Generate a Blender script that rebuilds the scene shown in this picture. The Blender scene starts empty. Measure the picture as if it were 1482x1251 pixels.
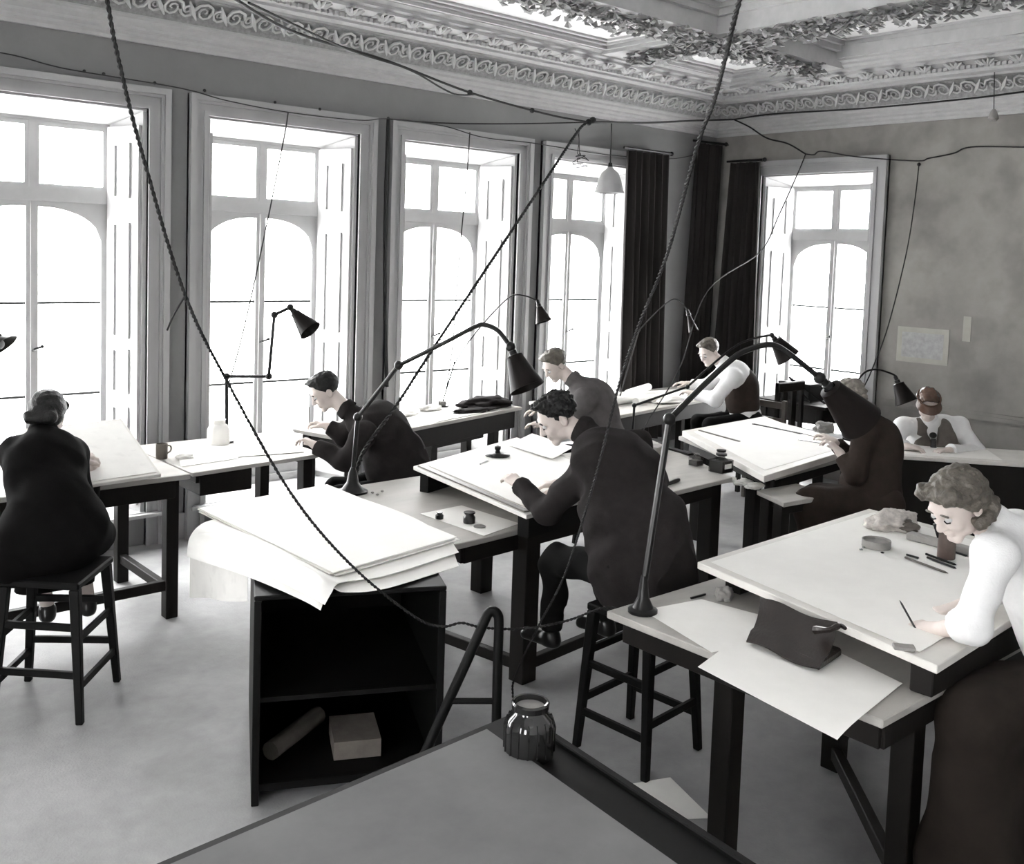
import bpy, bmesh, math, random
import numpy as np
from mathutils import Vector, Matrix, noise
random.seed(7)
R = math.radians
PI = math.pi
SC = bpy.context.scene
COL = SC.collection

# ------------------------------------------------------------------ camera
CAMP = Vector((-9.42109, -7.28278, 2.25))
FW = Vector((0.657907, 0.749782, -0.070612))
RT = Vector((0.752805, -0.657357, 0.033833))
UP = Vector((0.021051, 0.075416, 0.996930))
FPX, CPX, CPY = 1453.48, 741.0, 470.44
cd = bpy.data.cameras.new('camera')
cam = bpy.data.objects.new('camera', cd)
COL.objects.link(cam)
cam.matrix_world = Matrix(((RT.x, UP.x, -FW.x, CAMP.x), (RT.y, UP.y, -FW.y, CAMP.y), (RT.z, UP.z, -FW.z, CAMP.z), (0, 0, 0, 1)))
cd.sensor_fit = 'HORIZONTAL'
cd.sensor_width = 36
cd.lens = FPX * 36 / 1482
cd.shift_y = -(625.5 - CPY) / 1482
cd.clip_start = .05
SC.camera = cam

# ------------------------------------------------------------------ world: bright overcast sky, the same all round
W = bpy.data.worlds.new('overcast')
SC.world = W
W.use_nodes = True
wn = W.node_tree
bgn = wn.nodes['Background']
SKY = 13.0
tc = wn.nodes.new('ShaderNodeTexCoord')
sx = wn.nodes.new('ShaderNodeSeparateXYZ')
rp = wn.nodes.new('ShaderNodeValToRGB')
mp = wn.nodes.new('ShaderNodeMath')
mp.operation = 'MULTIPLY_ADD'
mp.inputs[1].default_value = .5
mp.inputs[2].default_value = .5
wn.links.new(tc.outputs['Generated'], sx.inputs[0])
wn.links.new(sx.outputs['Z'], mp.inputs[0])
wn.links.new(mp.outputs[0], rp.inputs[0])
wn.links.new(rp.outputs[0], bgn.inputs['Color'])
rp.color_ramp.elements[0].position = .44
rp.color_ramp.elements[0].color = (.9, .9, .9, 1)
rp.color_ramp.elements[1].position = .56
rp.color_ramp.elements[1].color = (1, 1, 1, 1)
bgn.inputs['Strength'].default_value = SKY
vs = SC.view_settings
vs.view_transform = 'Standard'
vs.look = 'None'
vs.gamma = 1
vs.use_curve_mapping = False
vs.exposure = 1.25
SC.cycles.max_bounces = 10
SC.cycles.diffuse_bounces = 6
SC.cycles.transparent_max_bounces = 12
SC.cycles.caustics_reflective = False
SC.cycles.caustics_refractive = False
SC.cycles.sample_clamp_indirect = 8


# ------------------------------------------------------------------ placing by sight line (gives real positions in the room)
def ray(px, py):
    return FW + RT * ((px - CPX) / FPX) - UP * ((py - CPY) / FPX)


def az(px, py, z):
    d = ray(px, py)
    return CAMP + d * ((z - CAMP.z) / d.z)


def ax(px, py, x):
    d = ray(px, py)
    return CAMP + d * ((x - CAMP.x) / d.x)


def ay(px, py, y):
    d = ray(px, py)
    return CAMP + d * ((y - CAMP.y) / d.y)


def ad(px, py, dep):
    return CAMP + ray(px, py) * dep


def bone(px, py, p, length, sgn=-1):
    """point on the sight line at a bone's length from joint p (sgn -1: the nearer one)"""
    d = ray(px, py)
    n = d.normalized()
    t = (p - CAMP).dot(n)
    q = CAMP + n * t
    h = (q - p).length
    if h >= length:
        return p + (q - p) * (length / h) if h > length * 1.25 else q
    return q + n * (sgn * math.sqrt(length * length - h * h))


# ------------------------------------------------------------------ materials
MATS = {}


def mat(name, col, rough=.7, metal=0., var=.0, scale=6., bump=0., bscale=60., spec=.5, wave=None, detail=6, stretch=None, spots=None):
    if name in MATS:
        return MATS[name]
    m = bpy.data.materials.new(name)
    m.use_nodes = True
    nt = m.node_tree
    b = nt.nodes['Principled BSDF']
    if not isinstance(col, tuple):
        col = (col, col, col)
    b.inputs['Base Color'].default_value = (*col, 1)
    b.inputs['Roughness'].default_value = rough
    b.inputs['Metallic'].default_value = metal
    b.inputs['Specular IOR Level'].default_value = spec
    t = nt.nodes.new('ShaderNodeTexCoord')
    vec = t.outputs['Object']
    if stretch:
        mpn = nt.nodes.new('ShaderNodeMapping')
        mpn.inputs['Scale'].default_value = stretch
        nt.links.new(vec, mpn.inputs[0])
        vec = mpn.outputs[0]
    if var:
        n = nt.nodes.new('ShaderNodeTexNoise')
        n.inputs['Scale'].default_value = scale
        n.inputs['Detail'].default_value = detail
        n.inputs['Roughness'].default_value = .62
        nt.links.new(vec, n.inputs['Vector'])
        cr = nt.nodes.new('ShaderNodeValToRGB')
        cr.color_ramp.elements[0].position = .3
        cr.color_ramp.elements[1].position = .7
        cr.color_ramp.elements[0].color = tuple(max(0, c * (1 - var)) for c in col) + (1,)
        cr.color_ramp.elements[1].color = tuple(min(1, c * (1 + var)) for c in col) + (1,)
        nt.links.new(n.outputs['Fac'], cr.inputs[0])
        out = cr.outputs[0]
        if spots:
            v = nt.nodes.new('ShaderNodeTexNoise')
            v.inputs['Scale'].default_value = spots[0]
            v.inputs['Detail'].default_value = 3
            nt.links.new(vec, v.inputs['Vector'])
            c2 = nt.nodes.new('ShaderNodeValToRGB')
            c2.color_ramp.elements[0].position = spots[1]
            c2.color_ramp.elements[1].position = spots[2]
            c2.color_ramp.elements[0].color = (spots[3], spots[3], spots[3], 1)
            c2.color_ramp.elements[1].color = (1, 1, 1, 1)
            nt.links.new(v.outputs['Fac'], c2.inputs[0])
            mx = nt.nodes.new('ShaderNodeMix')
            mx.data_type = 'RGBA'
            mx.blend_type = 'MULTIPLY'
            mx.inputs['Factor'].default_value = 1
            nt.links.new(out, mx.inputs['A'])
            nt.links.new(c2.outputs[0], mx.inputs['B'])
            out = mx.outputs['Result']
        nt.links.new(out, b.inputs['Base Color'])
    if bump:
        n = nt.nodes.new('ShaderNodeTexNoise')
        n.inputs['Scale'].default_value = bscale
        n.inputs['Detail'].default_value = 4
        nt.links.new(vec, n.inputs['Vector'])
        bp = nt.nodes.new('ShaderNodeBump')
        bp.inputs['Strength'].default_value = bump
        bp.inputs['Distance'].default_value = .01
        nt.links.new(n.outputs['Fac'], bp.inputs['Height'])
        nt.links.new(bp.outputs[0], b.inputs['Normal'])
    MATS[name] = m
    return m


def g(s):
    """sRGB grey 0..1 to linear"""
    return ((s + .055) / 1.055) ** 2.4 if s > .04 else s / 12.92


M_WALLL = mat('wall_plaster', g(.50), .9, var=.1, scale=1.3, bump=.1, bscale=40)
M_WALLR = mat('stained_plaster', (g(.54), g(.53), g(.515)), .9, var=.2, scale=1.6, bump=.15, bscale=30, spots=(2.2, .36, .52, .78))
M_CEIL = mat('ceiling_plaster', g(.82), .9, var=.05, scale=2)
M_PLAST = mat('moulded_plaster', g(.70), .85, var=.08, scale=9)
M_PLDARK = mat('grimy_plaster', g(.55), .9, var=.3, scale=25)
M_TRIM = mat('painted_joinery', g(.70), .5, var=.06, scale=5)
M_TRIM2 = mat('painted_architrave', g(.63), .55, var=.08, scale=3, stretch=(1, 1, .3))
M_FLOOR = mat('worn_floor', g(.64), .62, var=.07, scale=14, bump=.2, bscale=90, spots=(1.5, .38, .56, .78), spec=.35)
M_WOOD = mat('dark_wood', (g(.075), g(.065), g(.058)), .6, var=.35, scale=7, stretch=(1, 1, .25), bump=.06, spec=0.22)
M_WOODB = mat('black_wood', g(.04), .55, var=.4, scale=5, spec=.15)
M_WOODG = mat('scrubbed_table_wood', (g(.66), g(.65), g(.63)), .6, var=.16, scale=5, stretch=(.3, 1, 1), bump=.1)
M_BOARD = mat('drawing_board_wood', (g(.84), g(.83), g(.81)), .6, var=.08, scale=6)
M_EDGE = mat('board_edge_wood', (g(.32), g(.30), g(.28)), .5, var=.2, scale=8)
M_PAPER = mat('cartridge_paper', (g(.93), g(.925), g(.91)), .8, var=.025, scale=8)
M_PAPERG = mat('used_paper', (g(.88), g(.875), g(.86)), .8, var=.04, scale=9, spots=(14, .3, .42, .93))
M_METAL = mat('blackened_metal', g(.09), .35, metal=.5, var=.3, scale=12)
M_SHADE = mat('enamel_shade', (g(.08), g(.065), g(.06)), .4, var=.2, scale=10, spec=0.12)
M_CHROME = mat('plated_metal', g(.7), .25, metal=1.)
M_CORD = mat('twisted_flex', g(.07), .8, var=.3, scale=80)
M_CORDL = mat('thin_flex', g(.16), .8)
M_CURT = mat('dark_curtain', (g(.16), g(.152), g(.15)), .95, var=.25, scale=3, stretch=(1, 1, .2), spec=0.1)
M_SKIN = mat('skin', (g(.80), g(.755), g(.73)), .6, var=.03, scale=20)
M_HAIRD = mat('dark_hair', g(.11), .5, var=.5, scale=30, bump=.5, bscale=120, spec=0.25)
M_HAIRB = mat('brown_hair', (g(.34), g(.32), g(.29)), .45, var=.45, scale=26, bump=.6, bscale=90)
M_JACK = mat('dark_jacket_cloth', (g(.15), g(.14), g(.14)), .95, var=.2, scale=14, bump=.2, bscale=200, spec=0.12)
M_JACKB = mat('black_coat_cloth', (g(.06), g(.057), g(.057)), .95, var=.2, scale=14, bump=.2, bscale=200, spec=0.08)
M_JACKN = mat('brown_coat_cloth', (g(.20), g(.174), g(.16)), .95, var=.2, scale=14, bump=.2, bscale=200, spec=0.1)
M_JACKG = mat('grey_jacket_cloth', (g(.33), g(.32), g(.32)), .95, var=.2, scale=14, bump=.2, bscale=200, spec=0.15)
M_SHIRT = mat('white_shirt_cloth', g(.9), .85, var=.05, scale=14, bump=.15, bscale=150)
M_VEST = mat('grey_waistcoat', (g(.42), g(.40), g(.38)), .95, var=.15, scale=14, bump=.2, bscale=200, spec=0.15)
M_TROU = mat('dark_trouser_cloth', g(.07), .95, var=.2, scale=14, spec=0.1)
M_SKIRT = mat('dark_skirt_cloth', (g(.16), g(.142), g(.13)), .95, var=.2, scale=9, spec=0.1)
M_SHOE = mat('shoe_leather', g(.06), .3)
M_LEATH = mat('black_leather', (g(.11), g(.085), g(.075)), .3, var=.3, scale=20, bump=.2, bscale=90)
M_INK = mat('ink', g(.06), .3)
M_DULL = mat('dull_grey_card', g(.44), .8, var=.15, scale=3, spec=.2)
M_GREY = mat('grey_card', (g(.55), g(.54), g(.53)), .7, var=.12, scale=18)
M_RAG = mat('stained_rag', (g(.72), g(.70), g(.68)), .95, var=.3, scale=30)
M_POT = mat('dark_pot_glaze', (g(.34), g(.29), g(.27)), .5, var=.2, scale=14)
M_EYESH = mat('eyeshade_visor', (g(.34), g(.26), g(.22)), .25, var=.3, scale=12)
M_HAIRG = mat('greying_hair', (g(.5), g(.48), g(.45)), .5, var=.4, scale=26, bump=.6, bscale=90)
M_EYE = mat('eye_dark', g(.1), .2)
M_OPAL = mat('dull_opal_glass', g(.62), .4, var=.06, scale=9)
M_SOOT = mat('sooty_lead', g(.3), .8)


def glass_mat(name, tint=1., refl=.08):
    m = bpy.data.materials.new(name)
    m.use_nodes = True
    nt = m.node_tree
    nt.nodes.clear()
    o = nt.nodes.new('ShaderNodeOutputMaterial')
    t = nt.nodes.new('ShaderNodeBsdfTransparent')
    t.inputs[0].default_value = (tint, tint, tint, 1)
    gl = nt.nodes.new('ShaderNodeBsdfGlossy')
    gl.inputs['Roughness'].default_value = .03
    mx = nt.nodes.new('ShaderNodeMixShader')
    mx.inputs[0].default_value = refl
    nt.links.new(t.outputs[0], mx.inputs[1])
    nt.links.new(gl.outputs[0], mx.inputs[2])
    nt.links.new(mx.outputs[0], o.inputs[0])
    MATS[name] = m
    return m


M_GLASS = glass_mat('window_glass', .97)
M_GLASSB = glass_mat('bottle_glass', .55)
M_GLASSL = glass_mat('clear_bottle_glass', .88)


# ------------------------------------------------------------------ mesh building
def tag(o, label=None, cat=None, group=None, kind=None):
    if label: o['label'] = label
    if cat: o['category'] = cat
    if group: o['group'] = group
    if kind: o['kind'] = kind
    return o


def empty(name, loc=(0, 0, 0), label=None, cat=None, group=None, kind=None, rz=0):
    o = bpy.data.objects.new(name, None)
    o.location = loc
    o.rotation_euler = (0, 0, rz)
    o.empty_display_size = .05
    COL.objects.link(o)
    return tag(o, label, cat, group, kind)


def frame_of(d):
    d = d.normalized()
    a = Vector((0, 0, 1)) if abs(d.z) < .9 else Vector((1, 0, 0))
    u = d.cross(a).normalized()
    return u, d.cross(u).normalized()


class G:
    def __init__(s):
        s.v, s.f = [], []

    def add(s, vs, fs):
        n = len(s.v)
        s.v += [tuple(v) for v in vs]
        s.f += [tuple(i + n for i in f) for f in fs]
        return s

    def hexa(s, P):
        """eight corners: bottom four counter-clockwise then top four"""
        return s.add(P, [(3, 2, 1, 0), (4, 5, 6, 7), (0, 1, 5, 4), (1, 2, 6, 5), (2, 3, 7, 6), (3, 0, 4, 7)])

    def box(s, x0, x1, y0, y1, z0, z1):
        return s.hexa([(x0, y0, z0), (x1, y0, z0), (x1, y1, z0), (x0, y1, z0), (x0, y0, z1), (x1, y0, z1), (x1, y1, z1), (x0, y1, z1)])

    def bar(s, a, b, w, h, up=(0, 0, 1)):
        a, b, up = Vector(a), Vector(b), Vector(up)
        d = (b - a).normalized()
        x = d.cross(up)
        if x.length < 1e-3: x = d.cross(Vector((1, 0, 0)))
        x.normalize()
        y = x.cross(d)
        P = []
        for c in (a, b):
            P += [c - x * w / 2 - y * h / 2, c + x * w / 2 - y * h / 2, c + x * w / 2 + y * h / 2, c - x * w / 2 + y * h / 2]
        return s.add(P, [(3, 2, 1, 0), (4, 5, 6, 7), (0, 1, 5, 4), (1, 2, 6, 5), (2, 3, 7, 6), (3, 0, 4, 7)])

    def tube(s, pts, r, n=8, cap=True):
        pts = [Vector(p) for p in pts]
        rs = r if isinstance(r, (list, tuple)) else [r] * len(pts)
        base = len(s.v)
        u = None
        for i, p in enumerate(pts):
            d = (pts[min(i + 1, len(pts) - 1)] - pts[max(i - 1, 0)])
            if d.length < 1e-9: d = Vector((0, 0, 1))
            d.normalize()
            if u is None:
                u, w = frame_of(d)
            else:
                u = (u - d * u.dot(d))
                u = u.normalized() if u.length > 1e-6 else frame_of(d)[0]
                w = d.cross(u)
            for k in range(n):
                a = 2 * PI * k / n
                s.v.append(tuple(p + (u * math.cos(a) + w * math.sin(a)) * rs[i]))
        for i in range(len(pts) - 1):
            for k in range(n):
                a, b = base + i * n + k, base + i * n + (k + 1) % n
                s.f.append((a, b, b + n, a + n))
        if cap:
            s.f.append(tuple(base + k for k in reversed(range(n))))
            s.f.append(tuple(base + (len(pts) - 1) * n + k for k in range(n)))
        return s

    def lathe(s, prof, c=(0, 0, 0), axis=(0, 0, 1), n=20, closed=False):
        """profile of (radius, height) turned about the axis through c"""
        c, ax_ = Vector(c), Vector(axis).normalized()
        u, w = frame_of(ax_)
        base = len(s.v)
        for r, h in prof:
            for k in range(n):
                a = 2 * PI * k / n
                s.v.append(tuple(c + ax_ * h + (u * math.cos(a) + w * math.sin(a)) * max(r, 1e-4)))
        for i in range(len(prof) - 1):
            for k in range(n):
                a, b = base + i * n + k, base + i * n + (k + 1) % n
                s.f.append((a, b, b + n, a + n))
        if not closed:
            if prof[0][0] > 1e-3: s.f.append(tuple(base + k for k in reversed(range(n))))
            if prof[-1][0] > 1e-3: s.f.append(tuple(base + (len(prof) - 1) * n + k for k in range(n)))
        return s

    def ball(s, c, r, n=10):
        rr = r if isinstance(r, (tuple, list)) else (r, r, r)
        c = Vector(c)
        prof = [(math.sin(PI * i / n), -math.cos(PI * i / n)) for i in range(n + 1)]
        k0 = len(s.v)
        s.lathe(prof, (0, 0, 0), n=n + 4)
        for i in range(k0, len(s.v)):
            v = s.v[i]
            s.v[i] = (c.x + v[0] * rr[0], c.y + v[1] * rr[1], c.z + v[2] * rr[2])
        return s

    def prism(s, poly, h, M=None):
        """polygon (x, y) raised by h, then moved by M"""
        n = len(poly)
        P = [Vector((x, y, 0)) for x, y in poly] + [Vector((x, y, h)) for x, y in poly]
        if M: P = [M @ p for p in P]
        return s.add(P, [tuple(reversed(range(n))), tuple(range(n, 2 * n))] + [(i, (i + 1) % n, n + (i + 1) % n, n + i) for i in range(n)])

    def move(s, M, k0=0):
        for i in range(k0, len(s.v)):
            s.v[i] = tuple(M @ Vector(s.v[i]))
        return s

    def build(s, name, m, parent=None, smooth=False, bevel=0, world=True):
        me = bpy.data.meshes.new(name)
        me.from_pydata(s.v, [], s.f)
        bm = bmesh.new()
        bm.from_mesh(me)
        bmesh.ops.recalc_face_normals(bm, faces=bm.faces)
        if bevel:
            es = [e for e in bm.edges if len(e.link_faces) == 2 and e.calc_face_angle(0) > .6]
            bmesh.ops.bevel(bm, geom=es, offset=bevel, segments=1, affect='EDGES', clamp_overlap=True)
        bm.to_mesh(me)
        bm.free()
        if smooth:
            me.polygons.foreach_set('use_smooth', [True] * len(me.polygons))
            try:
                me.set_sharp_from_angle(angle=R(38))
            except Exception:
                pass
        me.materials.append(m)
        o = bpy.data.objects.new(name, me)
        COL.objects.link(o)
        if parent is not None:
            o.parent = parent
            if world:
                o.matrix_parent_inverse = wmat(parent).inverted()
        return o


def wmat(o):
    M = Matrix.LocRotScale(o.location, o.rotation_euler, o.scale)
    return wmat(o.parent) @ o.matrix_parent_inverse @ M if o.parent else M


def origin_to(o, p):
    """move a top-level mesh's origin to p without moving the mesh"""
    p = Vector(p)
    o.data.transform(Matrix.Translation(-p))
    o.location = p
    return o


def top(gm, name, m, label, cat, group=None, smooth=False, bevel=0, kind=None):
    o = gm.build(name, m, None, smooth, bevel)
    xs = [v.co for v in o.data.vertices]
    c = Vector((sum(v.x for v in xs) / len(xs), sum(v.y for v in xs) / len(xs), min(v.z for v in xs)))
    origin_to(o, c)
    return tag(o, label, cat, group, kind)


def copy_tree(o, parent=None):
    c = o.copy()
    COL.objects.link(c)
    c.parent = parent
    for ch in [k for k in bpy.data.objects if k.parent == o]:
        copy_tree(ch, c)
    return c


def catmull(pts, n=8):
    P = [Vector(p) for p in pts]
    if len(P) < 3: return P
    P = [P[0] * 2 - P[1]] + P + [P[-1] * 2 - P[-2]]
    out = []
    for i in range(1, len(P) - 2):
        for k in range(n):
            t = k / n
            out.append(.5 * ((2 * P[i]) + (P[i + 1] - P[i - 1]) * t + (2 * P[i - 1] - 5 * P[i] + 4 * P[i + 1] - P[i + 2]) * t * t + (3 * P[i] - P[i - 1] - 3 * P[i + 1] + P[i + 2]) * t ** 3))
    out.append(P[-2])
    return out

# ================================================================== THE ROOM
X1, PW, OW, HH = -6.6008, 1.7830, 1.3325, 3.2045      # window openings on the long wall
XL, YB, TH = -11.9, -9.3, .5
CEILZ = 4.36


def wall_boxes(gm, a0, a1, opens, tf, z1):
    """wall along u from a0 to a1 with openings, tf maps (u, depth, z)"""
    def bx(u0, u1, z0, z1_):
        p, q = tf(u0, 0, z0), tf(u1, TH, z1_)
        gm.box(min(p[0], q[0]), max(p[0], q[0]), min(p[1], q[1]), max(p[1], q[1]), z0, z1_)
    bx(a0, a1, 0, .22)
    bx(a0, a1, HH, z1)
    u = a0
    for o0, o1 in sorted(opens):
        bx(u, o0, .22, HH)
        u = o1
    bx(u, a1, .22, HH)


LEFT_TF = lambda u, w, z: (u, w, z)
RIGHT_TF = lambda u, w, z: (w, -u, z)
opensL = [(X1 + i * PW - OW, X1 + i * PW) for i in range(-2, 4)]
W5 = (.672, 2.0045)
gm = G()
wall_boxes(gm, XL, TH, opensL, LEFT_TF, 4.5)
wl = gm.build('wall_left', M_WALLL)
tag(wl, 'long grey plaster wall pierced by tall windows', kind='structure')
gm = G()
wall_boxes(gm, 0, -YB, [W5], RIGHT_TF, 4.5)
wr = gm.build('wall_right', M_WALLR)
tag(wr, 'stained grey plaster end wall with one window', kind='structure')
gm = G().box(XL, TH, YB - .2, YB, 0, 4.5)
tag(gm.build('wall_back', M_CEIL), 'plain wall behind the viewer', kind='structure')
END_TF = lambda u, w, z: (XL - w, u, z)
opensE = [(-8.4, -8.4 + OW), (-5.9, -5.9 + OW)]  # unseen openings, added to brighten the foreground from the left
gm = G()
wall_boxes(gm, YB - .2, TH, opensE, END_TF, 4.5)
tag(gm.build('wall_end', M_WALLL), 'plain wall at the unseen end of the room', kind='structure')
gm = G().box(XL - .2, TH, YB - .2, TH, -.1, 0)
fl = tag(gm.build('floor', M_FLOOR), 'worn pale floor with scuffs and stains', kind='structure')

# ceiling: slab, shallow panels by the window wall, deep recesses beyond a beam
BX0, BX1, BY0, BY1, BZ = -2.62, -2.28, -1.98, -1.66, 4.12
gm = G().box(XL, TH, YB, TH, CEILZ, 4.6)
ceil = tag(gm.build('ceiling', M_CEIL), 'white coffered plaster ceiling', kind='structure')
G().box(XL, BX0, BY1, -.6, 4.2, CEILZ).box(BX1, -.6, BY1, -.6, 4.2, CEILZ).build('ceiling_panel', M_CEIL, ceil)
gm = G().box(BX0, BX1, YB, -.6, BZ, CEILZ).box(XL, BX0, BY0, BY1, BZ, CEILZ).box(BX1, -.6, BY0, BY1, BZ, CEILZ)
gm.box(XL, BX0, -5.4, -5.05, BZ, CEILZ).box(BX1, -.6, -5.4, -5.05, BZ, CEILZ)
gm.build('ceiling_beam', M_PLAST, ceil)


def ring(gm, x0, x1, y0, y1, z, steps):
    """mitred moulding round the inside of a panel; steps are (inset, width, drop)"""
    for ins, wd, dr in steps:
        a0, a1, b0, b1 = x0 + ins, x1 - ins, y0 + ins, y1 - ins
        gm.box(a0, a1, b0, b0 + wd, z - dr, z)
        gm.box(a0, a1, b1 - wd, b1, z - dr, z)
        gm.box(a0, a0 + wd, b0 + wd, b1 - wd, z - dr, z)
        gm.box(a1 - wd, a1, b0 + wd, b1 - wd, z - dr, z)


st = [(0, .03, .05), (.05, .015, .02), (.16, .02, .02)]
for k, (x0, x1) in enumerate([(XL, BX0), (BX1, -.72)]):
    gm = G()
    ring(gm, x0, x1, BY1, -.72, 4.2, st)
    gm.build('panel_moulding', M_PLAST, ceil)
    gm = G()
    ring(gm, x0, x1, -5.05, BY0, CEILZ, [(0, .05, .1), (.05, .04, .05), (.12, .02, .02)])
    gm.build('panel_moulding', M_PLAST, ceil)

# plaster foliage along the beams
rl = random.Random(3)


def leaf(gm, c, n, size):
    a = rl.uniform(0, 2 * PI)
    u = Vector((math.cos(a), math.sin(a), rl.uniform(-.6, .3))).normalized()
    v = u.cross(Vector((0, 0, 1))).normalized()
    w = Vector((0, 0, -1))
    k = size
    P = [c, c + u * k * .5 + v * k * .38 + w * k * .25, c + u * k + w * k * .1, c + u * k * .5 - v * k * .38 + w * k * .25, c + u * k * .45 - w * k * .05]
    gm.add(P, [(0, 1, 4), (1, 2, 4), (2, 3, 4), (3, 0, 4), (0, 3, 2, 1)])


def garland(p0, p1, wid, z, n):
    gm = G()
    p0, p1 = Vector(p0), Vector(p1)
    d = p1 - p0
    s = Vector((-d.y, d.x)).normalized()
    for i in range(n):
        t = rl.random()
        q = p0 + d * t + s * rl.gauss(0, wid * .42)
        leaf(gm, Vector((q.x, q.y, z - rl.uniform(0, .07))), None, rl.uniform(.05, .1))
    for i in range(int(d.length / .11)):
        q = p0 + d * (i * .11 / d.length) + s * rl.gauss(0, wid * .2)
        gm.ball((q.x, q.y, z - .03), rl.uniform(.025, .045), 5)
    o = gm.build('plaster_garland', M_PLDARK, ceil)
    tag(o, 'moulded plaster foliage garland', kind='stuff')


xm, ym = (BX0 + BX1) / 2, (BY0 + BY1) / 2
garland((xm + .02, -.85), (xm, BY1), .16, BZ, 330)
garland((xm, BY0), (xm, -5.0), .3, BZ, 900)
garland((BX1, ym), (-.85, ym), .2, BZ, 430)
garland((BX0, ym), (-7.0, ym), .26, BZ, 900)
garland((xm, ym - .2), (xm, ym + .2), .34, BZ - .03, 170)

# cornice swept along both walls with a mitre in the corner
prof = [(0, 3.66), (.03, 3.66), (.03, 3.685), (.055, 3.70), (.055, 3.72), (.085, 3.735), (.085, 3.755), (.12, 3.78), (.12, 3.80), (.15, 3.815), (.15, 3.83),
        (.165, 3.86), (.20, 3.90), (.25, 3.94), (.31, 3.965), (.34, 3.97), (.34, 3.99), (.42, 4.0), (.42, 4.02), (.45, 4.03), (.45, 4.055), (.48, 4.065), (.62, 4.07), (.62, 4.095),
        (.66, 4.105), (.66, 4.13), (.70, 4.15), (.70, 4.17), (.76, 4.18), (.76, 4.2), (.80, 4.2), (.80, CEILZ + .02), (0, CEILZ + .02)]
gm = G()
n = len(prof)
gm.v = [(XL, -o, z) for o, z in prof] + [(-o, -o, z) for o, z in prof] + [(-o, YB, z) for o, z in prof]
for r_ in (0, n):
    for i in range(n):
        j = (i + 1) % n
        gm.f.append((r_ + i, r_ + j, r_ + n + j, r_ + n + i))
cor = gm.build('trim_1', M_PLAST)
tag(cor, 'deep enriched plaster cornice round the ceiling', kind='structure')


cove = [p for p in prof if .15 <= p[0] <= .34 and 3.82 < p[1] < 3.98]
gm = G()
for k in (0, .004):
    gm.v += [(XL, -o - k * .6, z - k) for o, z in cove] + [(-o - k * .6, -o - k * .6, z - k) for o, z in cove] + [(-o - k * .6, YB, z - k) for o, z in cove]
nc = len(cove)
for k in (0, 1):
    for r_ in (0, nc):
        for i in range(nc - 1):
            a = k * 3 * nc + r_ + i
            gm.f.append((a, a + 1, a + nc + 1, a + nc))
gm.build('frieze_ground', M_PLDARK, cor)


def cpos(side, s, t, lift=0.):
    """a point on the carved cove: s along the wall from the corner, t 0..1 up the cove"""
    o, z = .165 + (.33 - .165) * t, 3.84 + (3.965 - 3.84) * t ** .8
    o += lift * .6
    z -= lift * .8
    return Vector((-s, -o, z)) if side == 0 else Vector((-o, -s, z))


for side, length in ((0, 9.2), (1, 8.6)):
    gm = G()
    s = .36
    k = 0
    while s < length:
        dirn = 1 if k % 2 else -1
        for sg, rad in ((1, .46), (-1, .33)):
            pts = []
            for i in range(15):
                a = i / 14 * 3.4 * PI
                rr = rad * (1 - i / 16)
                cs = s + sg * .055
                pts.append(cpos(side, cs + dirn * sg * math.cos(a) * rr * .17, .5 + math.sin(a) * rr * (1 if sg > 0 else -1), .012))
            gm.tube(pts, [.013 * (1 - .5 * i / 14) for i in range(15)], 4)
        a_, b_, c_ = cpos(side, s + .09, .1, .01), cpos(side, s + .15, .5, .02), cpos(side, s + .19, .9, .01)
        gm.tube([a_, b_, c_], [.006, .022, .006], 4)
        s += .235
        k += 1
    tag(gm.build('carved_scroll', M_PLAST, cor, smooth=True), 'carved running scroll band', kind='stuff')
    gm = G()
    s = .5
    while s < length:
        p = Vector((-s, -.465, 4.04)) if side == 0 else Vector((-.465, -s, 4.04))
        gm.box(p.x - .016, p.x + .016, p.y - .016, p.y + .016, p.z - .016, p.z + .014)
        s += .052
    tag(gm.build('bead_row', M_PLAST, cor), kind='stuff')
# leaf modillions
gm = G()
for i in range(5):
    a = (i - 2) * .5
    gm.tube([(0, 0, .0), (math.sin(a) * .05, -.05, -.035), (math.sin(a) * .10, -.10 * math.cos(a) - .02, -.015)], [.018, .024, .005], 5)
gm.box(-.045, .045, -.13, .07, -.01, .0)
gm.ball((0, -.02, -.03), (.03, .05, .022), 5)
m0 = gm.build('modillion', M_PLAST, cor, smooth=False)
mods = []
for side, length in ((0, 9.3), (1, 8.7)):
    s = .78
    while s < length:
        mods.append((side, s))
        s += .28
for i, (side, s) in enumerate(mods):
    o = m0 if i == 0 else m0.copy()
    if i: COL.objects.link(o)
    o.location = (-s, -.545, 4.07) if side == 0 else (-.545, -s, 4.07)
    o.rotation_euler = (0, 0, 0 if side == 0 else -PI / 2)

# baseboards and dado rail
gm = G()
u = XL
for o0, o1 in opensL + [(0, 0)]:
    if o0 - .15 > u: gm.box(u, o0 - .15, -.03, 0, 0, .2)
    u = o1 + .15
tag(gm.build('baseboard_left', M_TRIM2), 'painted skirting on the window wall piers', kind='structure')
gm = G().box(-.03, 0, -.52, 0, 0, .2).box(-.03, 0, YB, -2.16, 0, .2)
tag(gm.build('baseboard_right', M_TRIM2), 'painted skirting on the end wall', kind='structure')
gm = G().box(-.03, 0, YB, -2.19, .86, .90).box(-.018, 0, YB, -2.19, .90, .93)
tag(gm.build('trim_2', M_WALLR), 'dado rail on the end wall', kind='structure')


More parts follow.
